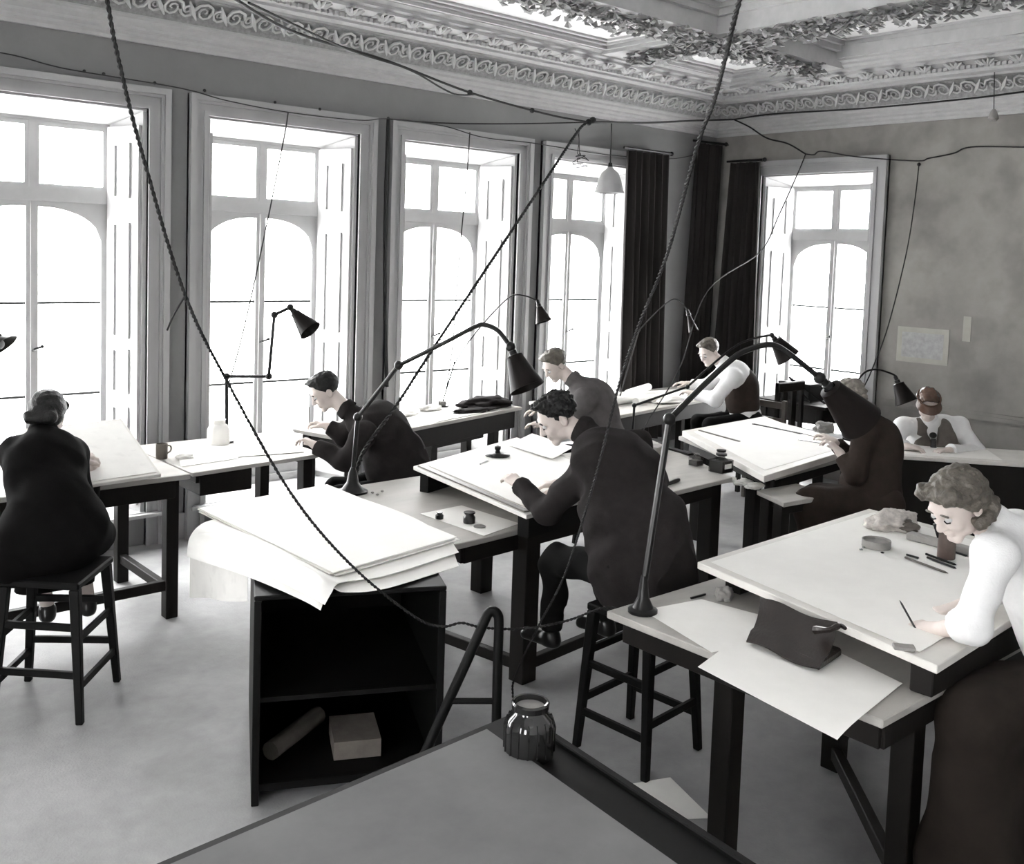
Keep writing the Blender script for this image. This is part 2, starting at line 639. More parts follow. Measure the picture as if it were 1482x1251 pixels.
def window(nm, label, u0, tf, seen=True):
    root = empty(nm, (0, 0, 0), label, kind='structure')
    HW = OW / 2
    JI = .095                                        # splay of the shutters
    D0, D1 = .40, .46

    def q(gm, u_0, u_1, w0, w1, z0, z1):
        p, r = tf(u0 + u_0, w0, z0), tf(u0 + u_1, w1, z1)
        return gm.box(min(p[0], r[0]), max(p[0], r[0]), min(p[1], r[1]), max(p[1], r[1]), z0, z1)

    def hx(gm, pts):
        return gm.hexa([tf(u0 + a, b, c) for a, b, c in pts])
    # architrave
    gm = G()
    for a, b, pr in ((-.15, 0, .03), (-.15, -.105, .075), (-.105, -.085, .055), (-.035, 0, .045)):
        q(gm, a, b, -pr, 0, 0, HH - b)
        q(gm, OW - b, OW - a, -pr, 0, 0, HH - b)
        q(gm, a, OW - a, -pr, 0, HH - b, HH - a)
    gm.build('architrave', M_TRIM2, root)
    # soffit and side linings behind the shutters
    gm = G()
    hx(gm, [(0, 0, HH - .015), (OW, 0, HH - .015), (OW - JI, D0, HH - .10), (JI, D0, HH - .10), (0, 0, HH + .01), (OW, 0, HH + .01), (OW, TH, HH + .01), (0, TH, HH + .01)])
    gm.build('soffit', M_TRIM, root)
    for s_ in (0, 1):
        f = (lambda a: a) if s_ == 0 else (lambda a: OW - a)
        gm = G()
        hx(gm, [(f(0), .0, .25), (f(.03), .0, .25), (f(JI + .03), D0, .25), (f(.0), D0, .25), (f(0), .0, HH - .02), (f(.03), .0, HH - .02), (f(JI + .03), D0, HH - .1), (f(0), D0, HH - .1)])
        gm.build('lining', M_TRIM, root)
        # folding shutter with raised panel mouldings, lying in the splayed reveal
        gm = G()
        sh = gm
        e0, e1 = Vector((f(.035), .02)), Vector((f(JI + .035), D0 - .02))
        dv = (e1 - e0)
        L = dv.length
        dv.normalize()
        nv = Vector((dv.y, -dv.x)) * (1 if s_ == 0 else -1)
        if nv.x * (1 if s_ == 0 else -1) < 0: nv = -nv

        def bb(g2, s0, s1, t0, t1, z0, z1):
            P = []
            for z in (z0, z1):
                for (s, t) in ((s0, t0), (s1, t0), (s1, t1), (s0, t1)):
                    p = e0 + dv * s + nv * t
                    P.append(tf(u0 + p.x, p.y, z))
            g2.hexa(P)
        bb(gm, 0, L, 0, .022, .30, HH - .12)
        shut = gm.build('shutter', M_TRIM, root)
        for z0, z1 in ((.42, 1.02), (1.12, 1.45), (1.53, 2.38), (2.56, 2.96)):
            g2 = G()
            for (s0, s1, a, b) in ((.09, .105, z0, z1), (L - .105, L - .09, z0, z1), (.105, L - .105, z0, z0 + .015), (.105, L - .105, z1 - .015, z1)):
                bb(g2, s0, s1, .022, .036, a, b)
            g2.build('panel_moulding', M_TRIM, shut)
    # sash frame
    gm = G()
    fu0, fu1 = JI, OW - JI
    q(gm, fu0, fu0 + .045, D0, D1, .25, HH - .09)
    q(gm, fu1 - .045, fu1, D0, D1, .25, HH - .09)
    q(gm, fu0 + .001, fu1 - .001, D0 + .002, D1, HH - .12, HH - .001)
    q(gm, fu0 + .002, fu1 - .002, D0 - .02, D1 - .001, 2.515, 2.61)
    q(gm, fu0 + .002, fu1 - .002, D0 - .03, D1 - .001, .25, .31)
    q(gm, HW - .02, HW + .02, D0 + .003, D1, 2.608, HH - .118)
    q(gm, fu0, fu1, D1, TH - .001, HH - .119, HH)
    q(gm, 0, fu0, D0 + .004, TH - .001, .22, HH - .002)
    q(gm, fu1, OW, D0 + .004, TH - .001, .22, HH - .002)
    gm.build('window_frame', M_TRIM, root)
    bars = []
    for s_ in (0, 1):
        a0, a1 = (fu0 + .045, HW - .02) if s_ == 0 else (HW + .02, fu1 - .045)
        gm = G()
        for (x0, x1, z0, z1) in ((a0, a0 + .03, 2.61, 3.085), (a1 - .03, a1, 2.61, 3.085), (a0 + .03, a1 - .03, 2.61, 2.64), (a0 + .03, a1 - .03, 3.05, 3.085)):
            q(gm, x0, x1, D0 + .01, D1 - .01, z0, z1)
        up = gm.build('top_light', M_TRIM, root)
        g2 = G()
        q(g2, a0 + .02, a1 - .02, D0 + .03, D0 + .034, 2.63, 3.06)
        g2.build('pane', M_GLASS, up)
        # lower casement with an arched head
        c0, c1 = (fu0 + .045, HW) if s_ == 0 else (HW, fu1 - .045)
        gm = G()
        for (x0, x1, z0, z1) in ((c0, c0 + .042, .31, 2.515), (c1 - .042, c1, .31, 2.515), (c0 + .042, c1 - .042, .31, .42), (c0 + .042, c1 - .042, 2.475, 2.515)):
            q(gm, x0, x1, D0 + .005, D1 - .005, z0, z1)
        i0, i1 = c0 + .042, c1 - .042
        N = 10
        ow = (i1 - i0) * .93
        for k in range(N):
            b0, b1 = k / N, (k + 1) / N
            xa, xb = (i0 + ow * b0, i0 + ow * b1) if s_ == 0 else (i1 - ow * b0, i1 - ow * b1)
            za = 2.474 - .24 * (1 - math.sqrt(max(0, 1 - (1 - b0) ** 2)))
            zb = 2.474 - .24 * (1 - math.sqrt(max(0, 1 - (1 - b1) ** 2)))
            hx(gm, [(xa, D0 + .005, za), (xb, D0 + .005, zb), (xb, D1 - .005, zb), (xa, D1 - .005, za), (xa, D0 + .005, 2.4751), (xb, D0 + .005, 2.4751), (xb, D1 - .005, 2.4751), (xa, D1 - .005, 2.4751)])
        cs = gm.build('casement', M_TRIM, root)
        for zb in (1.10, 1.78):
            g2 = G()
            q(g2, i0, i1, D0 + .02, D0 + .045, zb - .009, zb + .009)
            g2.build('glazing_bar', M_SOOT, cs)
        for z0, z1 in ((.41, 1.10), (1.10, 1.78), (1.78, 2.485)):
            g2 = G()
            q(g2, i0 - .01, i1 + .01, D0 + .03, D0 + .034, z0, z1)
            g2.build('pane', M_GLASS, cs)
    # astragal covering the meeting stiles, and the handle
    g2 = G()
    q(g2, HW - .014, HW + .014, D0 - .012, D0 + .005, .33, 2.51)
    g2.build('meeting_bar', M_TRIM, root)
    g2 = G()
    a = Vector(tf(u0 + HW, D0 - .012, 1.44))
    b = Vector(tf(u0 + HW, D0 - .05, 1.45))
    c = Vector(tf(u0 + HW + .05, D0 - .06, 1.47))
    g2.tube([a, b, c], .009, 6)
    g2.ball(c, .014, 6)
    g2.build('handle', M_METAL, root, smooth=True)
    # sill board
    g2 = G()
    q(g2, -.0, OW, -.05, D0, .22, .25)
    q(g2, -.12, OW + .12, -.10, -.03, .225, .25)
    g2.build('sill', M_TRIM, root)
    return root


WLAB = {1: 'tall arched casement window nearest the left end of the room', 2: 'tall arched casement window behind the z-shaped lamp', 3: 'tall arched casement window behind the big black desk lamp',
        4: 'tall arched casement window half covered by the dark curtain', 5: 'single tall casement window in the stained end wall'}
for i in range(4):
    window('window_%d' % (i + 1), WLAB[i + 1], opensL[i + 2][0], LEFT_TF)
window('window_5', WLAB[5], W5[0], RIGHT_TF)
for i, o in enumerate(opensE):
    window('window_%d' % (8 + i), 'casement window added outside the picture to light the foreground, %s of the unseen end wall' % ('back', 'front')[i], o[0], END_TF)
window('window_6', 'casement window outside the picture', opensL[1][0], LEFT_TF)
window('window_7', 'casement window outside the picture at the room end', opensL[0][0], LEFT_TF)


# ------------------------------------------------------------------ curtains
def curtain(label, P0, P1, zt, zb, b0, b1, amp, folds, seed):
    """P0-P1 top ends, b0-b1 bottom ends (xy); pleated cloth"""
    rr = random.Random(seed)
    ph = [rr.uniform(0, 6) for _ in range(4)]
    P0, P1, b0, b1 = Vector(P0), Vector(P1), Vector(b0), Vector(b1)
    d = (P1 - P0).normalized()
    nn = Vector((-d.y, d.x))
    NU, NZ = folds * 8, 14
    gm = G()
    for side in (0, 1):
        for j in range(NZ + 1):
            t = j / NZ
            for i in range(NU + 1):
                s = i / NU
                p = (P0.lerp(P1, s)).lerp(b0.lerp(b1, s), t)
                a = math.sin(s * folds * 2 * PI + ph[0] + .5 * math.sin(t * 3 + ph[1])) * amp * (.55 + .45 * t) + math.sin(s * folds * 3.1 + t * 2 + ph[2]) * amp * .4
                o = p + nn * (a + side * .012)
                gm.v.append((o.x, o.y, zt + (zb - zt) * t))
    M_ = (NZ + 1) * (NU + 1)
    for side in (0, 1):
        for j in range(NZ):
            for i in range(NU):
                a = side * M_ + j * (NU + 1) + i
                gm.f.append((a, a + 1, a + NU + 2, a + NU + 1))
    for i in range(NU):
        for j in (0, NZ):
            a = j * (NU + 1) + i
            gm.f.append((a, a + 1, a + 1 + M_, a + M_))
    for j in range(NZ):
        for i in (0, NU):
            a = j * (NU + 1) + i
            gm.f.append((a, a + NU + 1, a + NU + 1 + M_, a + M_))
    root = empty('curtain', ((P0.x + P1.x) / 2, (P0.y + P1.y) / 2, zb), label, 'curtain', 'dark curtains in the room corner')
    gm.build('curtain_cloth', M_CURT, root, smooth=True)
    g2 = G()
    e = d * .06
    g2.tube([(P0.x - e.x, P0.y - e.y, zt + .02), (P1.x + e.x, P1.y + e.y, zt + .02)], .014, 8)
    g2.ball((P1.x + e.x, P1.y + e.y, zt + .02), .025, 6)
    g2.build('curtain_pole', M_METAL, root, smooth=True)
    g3 = G()
    n3 = nn * .16
    m = P0.lerp(P1, .9)
    side = 1 if (Vector((m.x + n3.x, m.y + n3.y)) - Vector((0, 0))).length < (Vector((m.x - n3.x, m.y - n3.y))).length else -1
    wallp = (m.x, 0, zt + .02) if abs(m.y) < abs(m.x) else (0, m.y, zt + .02)
    g3.tube([(m.x, m.y, zt + .02), wallp], .01, 6)
    g3.build('pole_bracket', M_METAL, root)
    return root


c0, c1 = ay(908, 240, -.17), ay(966, 242, -.17)
d0, d1 = ay(903, 520, -.17), ay(962, 520, -.17)
curtain('dark pleated curtain on the long wall, drawn beside the fourth window', (c0.x, -.17), (c1.x, -.17), 3.36, .3, (d0.x, -.17), (d1.x, -.17), .045, 6, 2)
c0, c1 = ax(1058, 250, -.17), ax(1099, 250, -.17)
d0, d1 = ax(1030, 500, -.17), ax(1096, 500, -.17)
curtain('dark pleated curtain on the end wall, gathered to one side of its window', (-.17, c0.y), (-.17, c1.y), 3.34, .3, (-.17, d0.y), (-.17, d1.y), .04, 6, 5)

c0, c1 = ay(1012, 200, -.14), ax(1044, 200, -.14)  # added bunch of cloth that makes the dark band in the corner
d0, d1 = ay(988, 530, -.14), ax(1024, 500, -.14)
curtain('bunched dark cloth added to make the dark band in the corner of the room, between the two curtains', (c0.x, -.12), (-.12, c1.y), 3.55, .25, (d0.x, -.12), (-.12, d1.y), .035, 5, 9)

# map sheet pinned on the end wall, strip of paper and a nail
a, b = ax(1300, 472, -.004), ax(1371, 530, -.004)
gm = G().box(-.008, -.003, b.y, a.y, b.z, a.z)
root = top(gm, 'wall_chart', mat('old_chart_paper', (g(.64), g(.63), g(.6)), .9, var=.1, scale=6), 'faded paper chart pinned to the stained end wall', 'chart')
o = G().box(-.0095, -.008, b.y + .05, a.y - .05, b.z + .05, a.z - .05).build('chart_print', mat('faded_print', g(.62), .8, var=.16, scale=22), root)
a, b = ax(1395, 458, -.004), ax(1404, 495, -.004)
top(G().box(-.007, -.003, b.y, a.y, b.z, a.z), 'paper_strip', MATS['old_chart_paper'], 'narrow paper strip stuck on the end wall right of the chart', 'paper')

# ================================================================== TABLES, BOARDS, STOOLS
def rotq(c, rz):
    return Matrix.Translation(Vector(c)) @ Matrix.Rotation(rz, 4, 'Z')


def table(label, corners, z, legs, lw=.075, top_m=None, th=.03, apron=.11, inset=.06, stretch=(), name='drafting_table', gaps=(), drawer=None):
    """corners: four (x, y) of the top in order; legs: list of (x, y)"""
    C_ = [Vector(c) for c in corners]
    cx = sum((c for c in C_), Vector((0, 0))) / 4
    root = empty(name, (cx.x, cx.y, 0), label, 'table')
    G().prism([tuple(c) for c in C_], th, Matrix.Translation((0, 0, z - th))).build('tabletop', top_m or M_WOODG, root, bevel=.004)
    for i in range(4):
        if i in gaps: continue
        a, b = C_[i], C_[(i + 1) % 4]
        a2, b2 = a + (cx - a).normalized() * inset * 1.6, b + (cx - b).normalized() * inset * 1.6
        G().bar((a2.x, a2.y, z - th - apron / 2), (b2.x, b2.y, z - th - apron / 2), .025, apron).build('apron', M_WOOD, root, bevel=.003)
    e = (C_[1] - C_[0]).normalized()
    ang = math.atan2(e.y, e.x)
    for (x, y) in legs:
        gm = G().box(-lw / 2, lw / 2, -lw / 2, lw / 2, 0, z - th)
        gm.move(rotq((x, y, 0), ang))
        gm.build('leg', M_WOOD, root, bevel=.004)
    for (i, j, zz) in stretch:
        a, b = Vector(legs[i]), Vector(legs[j])
        G().bar((a.x, a.y, zz), (b.x, b.y, zz), .045, .06).build('stretcher', M_WOOD, root, bevel=.004)
    return root


# window row
zA = .88
table('long window table in front of the first window, woman in black sitting at it', [(-9.3, -1.62), (-6.95, -1.62), (-6.95, -.62), (-9.3, -.62)], zA,
      [(-9.2, -1.54), (-7.03, -1.52), (-7.03, -.72), (-9.2, -.72)], stretch=((1, 2, .16), (0, 1, .2)))
tb = table('window table carrying the z-shaped lamp and white jar', [(-6.93, -1.60), (-5.98, -1.50), (-5.98, -.62), (-6.93, -.62)], zA,
           [(-6.02, -.72), (-6.06, -1.40)], th=.025, apron=.06, gaps=(0,))
G().box(-6.86, -6.52, -1.55, -.9, zA - .16, zA - .026).build('drawer', M_WOOD, tb, bevel=.004)
a, b = Vector((-5.55, -1.18)), Vector((-3.42, -.62))
dd = (b - a).normalized()
nn = Vector((-dd.y, dd.x))
tc_ = table('window table in front of the third window, heaped with papers and bottles', [a, b, b + nn * .62, a + nn * .62], zA,
            [a + dd * .1 + nn * .1, a + dd * 1.02 + nn * .09, b - dd * .3 + nn * .1, b - dd * .1 + nn * .54, a + dd * .1 + nn * .54], apron=.15)
G().bar((*(a + dd * .95 + nn * .04), zA - .16), (*(b - dd * .55 + nn * .04), zA - .16), .03, .1).build('drawer_rail', M_WOOD, tc_)
table('far window table below the dark curtain, piled with rolled drawings', [(-3.05, -1.35), (-.75, -.95), (-.75, -.25), (-3.05, -.3)], .86,
      [(-2.95, -1.25), (-.85, -.88), (-.85, -.35), (-2.95, -.4)], apron=.14)
# middle rows
zB = .83
table('big middle table where the man in the dark jacket works at a raised board', [(-6.44, -3.52), (-3.99, -3.35), (-3.42, -2.16), (-6.32, -2.22)], zB,
      [(-5.92, -3.47), (-4.12, -3.27), (-3.6, -2.26), (-6.1, -2.32), (-5.2, -2.25)], lw=.105, apron=.09, stretch=((0, 3, .08), (0, 1, .08), (1, 2, .15)))
table('low narrow table with crumpled papers between the middle and third tables', [(-4.07, -3.80), (-3.57, -3.86), (-3.52, -3.53), (-3.93, -3.50)], .765,
      [(-4.0, -3.74), (-3.62, -3.79), (-3.58, -3.59), (-3.88, -3.56)], apron=.06)
table('third table under the large white board beside the big dark lamp shade', [(-3.75, -3.52), (-2.2, -3.38), (-1.75, -2.15), (-3.15, -2.2)], .84,
      [(-3.62, -3.42), (-3.42, -3.12), (-2.35, -3.28), (-1.95, -2.28), (-3.0, -2.3)], lw=.085, apron=.08)
table('right foreground table holding the raised board and a large white sheet', [(-6.5, -5.78), (-4.35, -5.78), (-4.35, -4.59), (-6.5, -4.59)], zB,
      [(-6.36, -5.10), (-6.08, -5.66), (-4.45, -5.66), (-4.45, -4.68), (-5.41, -5.0)], lw=.085, apron=.10, inset=.05, stretch=((1, 4, .08), (3, 4, .08)))
table('table in front of the man with the eyeshade, white board edge showing', [(-2.15, -3.28), (-1.30, -4.34), (-.83, -3.96), (-1.66, -2.90)], .78,
      [(-2.06, -3.27), (-1.30, -4.23), (-.94, -3.93), (-1.68, -3.02)], apron=.62, top_m=M_BOARD)
table('small dark desk under the end-wall window', [(-.85, -2.1), (-.2, -2.1), (-.2, -1.3), (-.85, -1.3)], .88,
      [(-.78, -2.02), (-.27, -2.02), (-.27, -1.38), (-.78, -1.38)], apron=.16, top_m=M_WOOD, name='side_desk')
# foreground desk seen over its corner
desk = empty('foreground_desk', (-8.1, -5.6, 0), 'dark desk at the bottom edge with a grey board on it', 'desk')
DA, DL, DN = Vector((-7.34, -4.84)), Vector((-.998, -.065)), Vector((-.09, -.996))


def dq(l0, l1, n0, n1, z0, z1):
    P = [DA + DL * l + DN * n for l, n in ((l0, n0), (l1, n0), (l1, n1), (l0, n1))]
    return G().hexa([(p.x, p.y, z0) for p in P] + [(p.x, p.y, z1) for p in P])


dq(-.16, 1.9, -.03, 1.5, .64, .68).build('desk_top', M_WOODB, desk, bevel=.006)
dq(-.12, 1.85, .02, 1.45, .48, .64).build('apron', M_WOODB, desk)
dq(-.175, -.145, -.03, 1.5, .67, .695).build('edge_strip', M_WOODB, desk, bevel=.004)
for l, n_ in ((-.08, .06), (1.8, .06), (-.08, 1.4), (1.8, 1.4)):
    dq(l - .04, l + .04, n_ - .04, n_ + .04, 0, .48).build('leg', M_WOODB, desk)


def board(label, P, z0, th, name='drawing_board', m=None, ztilt=None, group=None):
    """P four corners (x, y); ztilt optional z for each top corner"""
    zt = ztilt or [z0 + th] * 4
    root = empty(name, (sum(p[0] for p in P) / 4, sum(p[1] for p in P) / 4, z0), label, 'drawing board', group)
    gm = G().hexa([(p[0], p[1], z - th) for p, z in zip(P, zt)] + [(p[0], p[1], z) for p, z in zip(P, zt)])
    gm.build('board_panel', m or M_BOARD, root, bevel=.003)
    return root, zt


def sheet(name, label, P, zs, th=.0012, m=None, group=None, cat='paper', curl=None, n=10, parent=None):
    """thin paper over four corners (x, y), zs heights; curl(u, v) -> dz"""
    gm = G()
    A = [Vector((p[0], p[1], z)) for p, z in zip(P, zs)]
    for s in (0, 1):
        for j in range(n + 1):
            for i in range(n + 1):
                u, v = i / n, j / n
                p = (A[0] * (1 - u) + A[1] * u) * (1 - v) + (A[3] * (1 - u) + A[2] * u) * v
                dz = curl(u, v) if curl else 0
                if isinstance(dz, tuple):
                    p = p + Vector(dz)
                else:
                    p.z += dz
                gm.v.append((p.x, p.y, p.z + s * th))
    M_ = (n + 1) ** 2
    for s in (0, 1):
        for j in range(n):
            for i in range(n):
                a = s * M_ + j * (n + 1) + i
                gm.f.append((a, a + 1, a + n + 2, a + n + 1))
    for i in range(n):
        for (a, st) in ((i, 1), (n * (n + 1) + i, 1), (i * (n + 1), n + 1), (i * (n + 1) + n, n + 1)):
            gm.f.append((a, a + st, a + st + M_, a + M_))
    if parent is not None:
        return gm.build(name, m or M_PAPER, parent, smooth=True)
    return top(gm, name, m or M_PAPER, label, cat, group, smooth=True)


def xy(px, py, z):
    p = az(px, py, z)
    return (p.x, p.y)


# board by the woman in black, leaning up towards the window
P = [xy(48, 716, .92), xy(238, 690, .91), xy(170, 605, 1.16), xy(20, 628, 1.16)]
pa, pb, pc, pd = xy(60, 712, .92), xy(233, 686, .92), xy(176, 606, 1.14), xy(20, 622, 1.14)
r, zt = board('tilted drawing board in front of the woman in black', [pa, pb, pc, pd], .88, .02, ztilt=[.92, .92, 1.14, 1.14])
ins = lambda q, f: tuple(Vector(q).lerp(Vector(((pa[0] + pb[0] + pc[0] + pd[0]) / 4, (pa[1] + pb[1] + pc[1] + pd[1]) / 4)), f))
sheet('drawing_sheet', '', [ins(q, .06) for q in (pa, pb, pc, pd)], [.929, .929, 1.136, 1.136], m=M_PAPERG, parent=r)
for q in (pc, pd):
    q = ins(q, .15)
    G().box(q[0] - .04, q[0] + .04, q[1] - .03, q[1] + .03, .881, 1.06).build('board_prop', M_WOOD, r)

# middle board (man in the dark jacket), raised on a block
zt4 = [.99, .96, 1.0, 1.03]
P = [xy(598, 675, 1.02), xy(765, 742, .97), xy(925, 690, .96), xy(745, 633, 1.0)]
P = [xy(598, 675, .975), xy(762, 746, .965), xy(925, 700, .965), xy(748, 633, .985)]
r, zt = board('raised drawing board under the arm of the man in the dark jacket', P, .87, .022, ztilt=[.975, .965, .965, .985])
B4 = [Vector(p) for p in P]
q4 = lambda u, v: tuple((B4[0] * (1 - u) + B4[3] * u) * (1 - v) + (B4[1] * (1 - u) + B4[2] * u) * v)
sheet('drawing_sheet', '', [q4(.08, .06), q4(.08, .94), q4(.95, .94), q4(.95, .04)], [.9775, .9685, .9685, .9875], m=M_PAPER, parent=r)
G().bar((*q4(.035, .03), .979), (*q4(.035, .97), .970), .035, .008).build('straight_edge', M_EDGE, r)
G().bar((*q4(.03, .95), .885), (*q4(.97, .95), .885), .07, .105).build('board_prop', M_WOODB, r)
G().bar((*q4(.03, .08), .89), (*q4(.97, .08), .89), .06, .115).build('board_prop', M_WOODB, r)
# third table board
P3 = [(-4.03, -3.62), (-2.70, -3.45), (-1.95, -2.18), (-3.18, -2.26)]
r, zt = board('large pale drawing board on the third table, worked on by the figure in brown', P3, .85, .045, m=M_BOARD, ztilt=[.895, .90, .90, .895])
sheet('drawing_sheet', '', [(-3.88, -3.52), (-2.85, -3.40), (-2.12, -2.26), (-3.14, -2.34)], [.8962, .8995, .8998, .8965], m=M_PAPER, parent=r)
# right foreground board
P4 = [(-6.26, -5.83), (-4.62, -5.74), (-4.50, -4.60), (-6.02, -4.66)]
r, zt = board('big raised drawing board in front of the woman in the white blouse', P4, .85, .03, ztilt=[.963, .963, .963, .963])
sheet('drawing_sheet', '', [(-6.20, -5.74), (-4.72, -5.68), (-4.56, -4.66), (-5.98, -4.70)], [.9645, .9645, .9645, .9645], m=M_PAPER, parent=r, curl=lambda u, v: .004 * math.sin(u * 9) * (v < .05))
G().box(-6.22, -4.7, -5.80, -5.72, .832, .93).build('board_prop', M_WOOD, r, bevel=.004)
G().box(-5.9, -4.6, -4.80, -4.72, .832, .915).build('board_prop', M_WOOD, r, bevel=.004)
# board on the foreground desk
bp_ = [DA + DL * l + DN * n for l, n in ((1.8, 1.4), (.0, 1.4), (.0, .02), (1.8, .02))]
r, zt = board('grey board lying on the dark foreground desk', [tuple(p) for p in bp_], .682, .022, m=M_WOODB)
dq(.018, 1.78, .038, 1.38, .704, .706).build('board_cover', M_DULL, r)

# big sheet hanging off the right foreground table
Pp = [xy(1008, 966, .84), xy(1212, 1068, .84), xy(1308, 990, .84), xy(1010, 868, .84)]


def two_sheets(u, v):
    return .0


s1 = sheet('paper_sheet', 'large white paper sheet overhanging the corner of the right foreground table', [xy(1010, 966, .835), xy(1212, 1066, .835), xy(1306, 990, .835), xy(1108, 893, .835)],
           [.8355] * 4, curl=lambda u, v: -.012 * max(0, .3 - v) ** 2 / .09 * u)
sheet('paper_sheet', 'white sheet reaching from the lamp base to the raised board', [xy(930, 884, .832), xy(1030, 945, .832), xy(1190, 915, .832), xy(1015, 868, .832)], [.8325] * 4)

# paper on the floor
sheet('floor_paper', 'white sheet of paper lying on the floor below the stool', [xy(898, 1138, .002), xy(915, 1190, .002), xy(1030, 1185, .002), xy(970, 1126, .002)], [.003] * 4)


# ------------------------------------------------------------------ stools
def stool(label, C_, H_, name='stool'):
    """C_: feet (x, y) in order; tapering four-legged stool with two rounds of rungs"""
    V = [Vector((c[0], c[1], 0)) for c in C_]
    c = sum(V, Vector((0, 0, 0))) / 4
    root = empty(name, c, label, 'stool', None)
    T = [c + (v - c) * .80 + Vector((0, 0, H_ - .035)) for v in V]
    for v, t in zip(V, T):
        gm = G()
        d = (V[1] - V[0]).normalized()
        w = .034
        q_ = Vector((-d.y, d.x, 0))
        P = []
        for p, ww in ((v, w * .75), (t, w * 1.05)):
            P += [p - d * ww / 2 * 1.3 - q_ * ww / 2 * 1.3, p + d * ww / 2 * 1.3 - q_ * ww / 2 * 1.3, p + d * ww / 2 * 1.3 + q_ * ww / 2 * 1.3, p - d * ww / 2 * 1.3 + q_ * ww / 2 * 1.3]
        gm.hexa(P).build('leg', M_WOODB, root, bevel=.004)
    for k, f in enumerate((.27, .62)):
        for i in range(4):
            j = (i + 1) % 4
            ff = f + (.09 if i % 2 else 0)
            a, b = V[i].lerp(T[i], ff), V[j].lerp(T[j], ff)
            G().bar(a, b, .022, .034).build('rung', M_WOODB, root, bevel=.003)
    P = [c + (v - c) * .93 for v in V]
    G().prism([(p.x, p.y) for p in P], .035, Matrix.Translation((0, 0, H_ - .035))).build('seat', M_WOODB, root, bevel=.008)
    return root


stool('black wooden stool under the woman in black by the first window', [(-7.95, -1.97), (-8.20, -2.30), (-7.90, -2.60), (-7.60, -2.24)], .66)
stool('dark wooden stool in the middle of the room, end of the foreground table over it', [(-6.20, -4.16), (-6.18, -4.56), (-5.77, -4.52), (-5.79, -4.12)], .68)
for lab, cx, cy, hh in (('stool under the man at the z-shaped lamp', -5.62, -1.55, .62), ('stool under the man in the grey jacket by the third window', -3.72, -2.0 + .0, .60),
                        ('stool of the figure in brown behind the third table', -3.33, -3.97, .62), ('stool of the woman in the white blouse', -5.58, -6.03, .66),
                        ('stool of the man with the eyeshade', -1.08, -3.27, .42)):
    stool(lab, [(cx - .18, cy - .18), (cx + .18, cy - .18), (cx + .18, cy + .18), (cx - .18, cy + .18)], hh)

# ladder-back chair by the end window
ch = empty('wooden_chair', (-1.12, -1.68, 0), 'dark slat-backed wooden chair standing behind the third table', 'chair')
CX, CY = -1.12, -1.68
for dx, dy, h in ((-.2, -.2, 1.12), (.2, -.2, 1.12), (-.2, .2, .45), (.2, .2, .45)):
    G().box(CX + dx - .02, CX + dx + .02, CY + dy - .02, CY + dy + .02, 0, h).build('leg', M_WOOD, ch, bevel=.004)
G().box(CX - .23, CX + .23, CY - .22, CY + .22, .43, .46).build('seat', M_WOOD, ch, bevel=.006)
G().box(CX - .22, CX + .22, CY - .225, CY - .18, 1.03, 1.12).build('top_rail', M_WOOD, ch, bevel=.008)
for k in (-.075, .075):
    G().box(CX + k - .045, CX + k + .03, CY - .21, CY - .19, .46, 1.04).build('back_slat', M_WOOD, ch)
# chair of man three, light upright
ch = empty('wooden_chair', (-1.66, -1.82, 0), 'plain chair whose pale back post shows behind the far seated man', 'chair')
CX, CY = -1.66, -1.84
for dx, dy, h in ((.22, -.2, .98), (.22, .2, .98), (-.2, -.2, .45), (-.2, .2, .45)):
    G().box(CX + dx - .02, CX + dx + .02, CY + dy - .02, CY + dy + .02, 0, h).build('leg', M_EDGE, ch, bevel=.004)
G().box(CX - .22, CX + .24, CY - .22, CY + .22, .43, .46).build('seat', M_EDGE, ch, bevel=.006)
for zz in (.6, .75, .9):
    G().box(CX + .205, CX + .235, CY - .2, CY + .2, zz, zz + .06).build('back_rail', M_EDGE, ch)

# bent wooden chair back rising behind the foreground desk (inverted V)
bc = empty('bentwood_stand', (-7.1, -4.3, 0), 'bent black wooden stand shaped like an inverted V between the cabinet and the glass jar', 'stand')
dpt = 3.75
pts = [ad(622, 1075, dpt), ad(640, 1035, dpt), ad(672, 965, dpt), ad(700, 902, dpt), ad(706, 889, dpt), ad(713, 885, dpt), ad(720, 890, dpt), ad(722, 905, dpt), ad(720, 970, dpt), ad(718, 1060, dpt), ad(716, 1130, dpt)]
e0, e1 = (pts[0] - pts[1]).normalized(), (pts[-1] - pts[-2]).normalized()
pts = [pts[0] + e0 * (pts[0].z / -e0.z)] + pts + [pts[-1] + e1 * (pts[-1].z / -e1.z)]
G().tube(catmull(pts, 5), .019, 10).build('bent_back', M_WOODB, bc, smooth=True)
G().tube([ad(650, 1015, dpt), ad(719, 1015, dpt)], .012, 8).build('rung', M_WOODB, bc, smooth=True)

# ------------------------------------------------------------------ plan cabinet with the paper stack
cb = empty('plan_cabinet', (-7.1, -3.2, 0), 'black open-fronted plan cabinet below the stack of white paper', 'cabinet')
CA, CU = Vector((-7.60, -3.72)), Vector((math.cos(R(-26)), math.sin(R(-26))))
CV = Vector((-CU.y, CU.x))
CWD, CDP, zt_ = .775, 1.0, .845


def cq(u0, u1, v0, v1, z0, z1):
    P = [CA + CU * u + CV * v for u, v in ((u0, v0), (u1, v0), (u1, v1), (u0, v1))]
    return G().hexa([(p.x, p.y, z0) for p in P] + [(p.x, p.y, z1) for p in P])


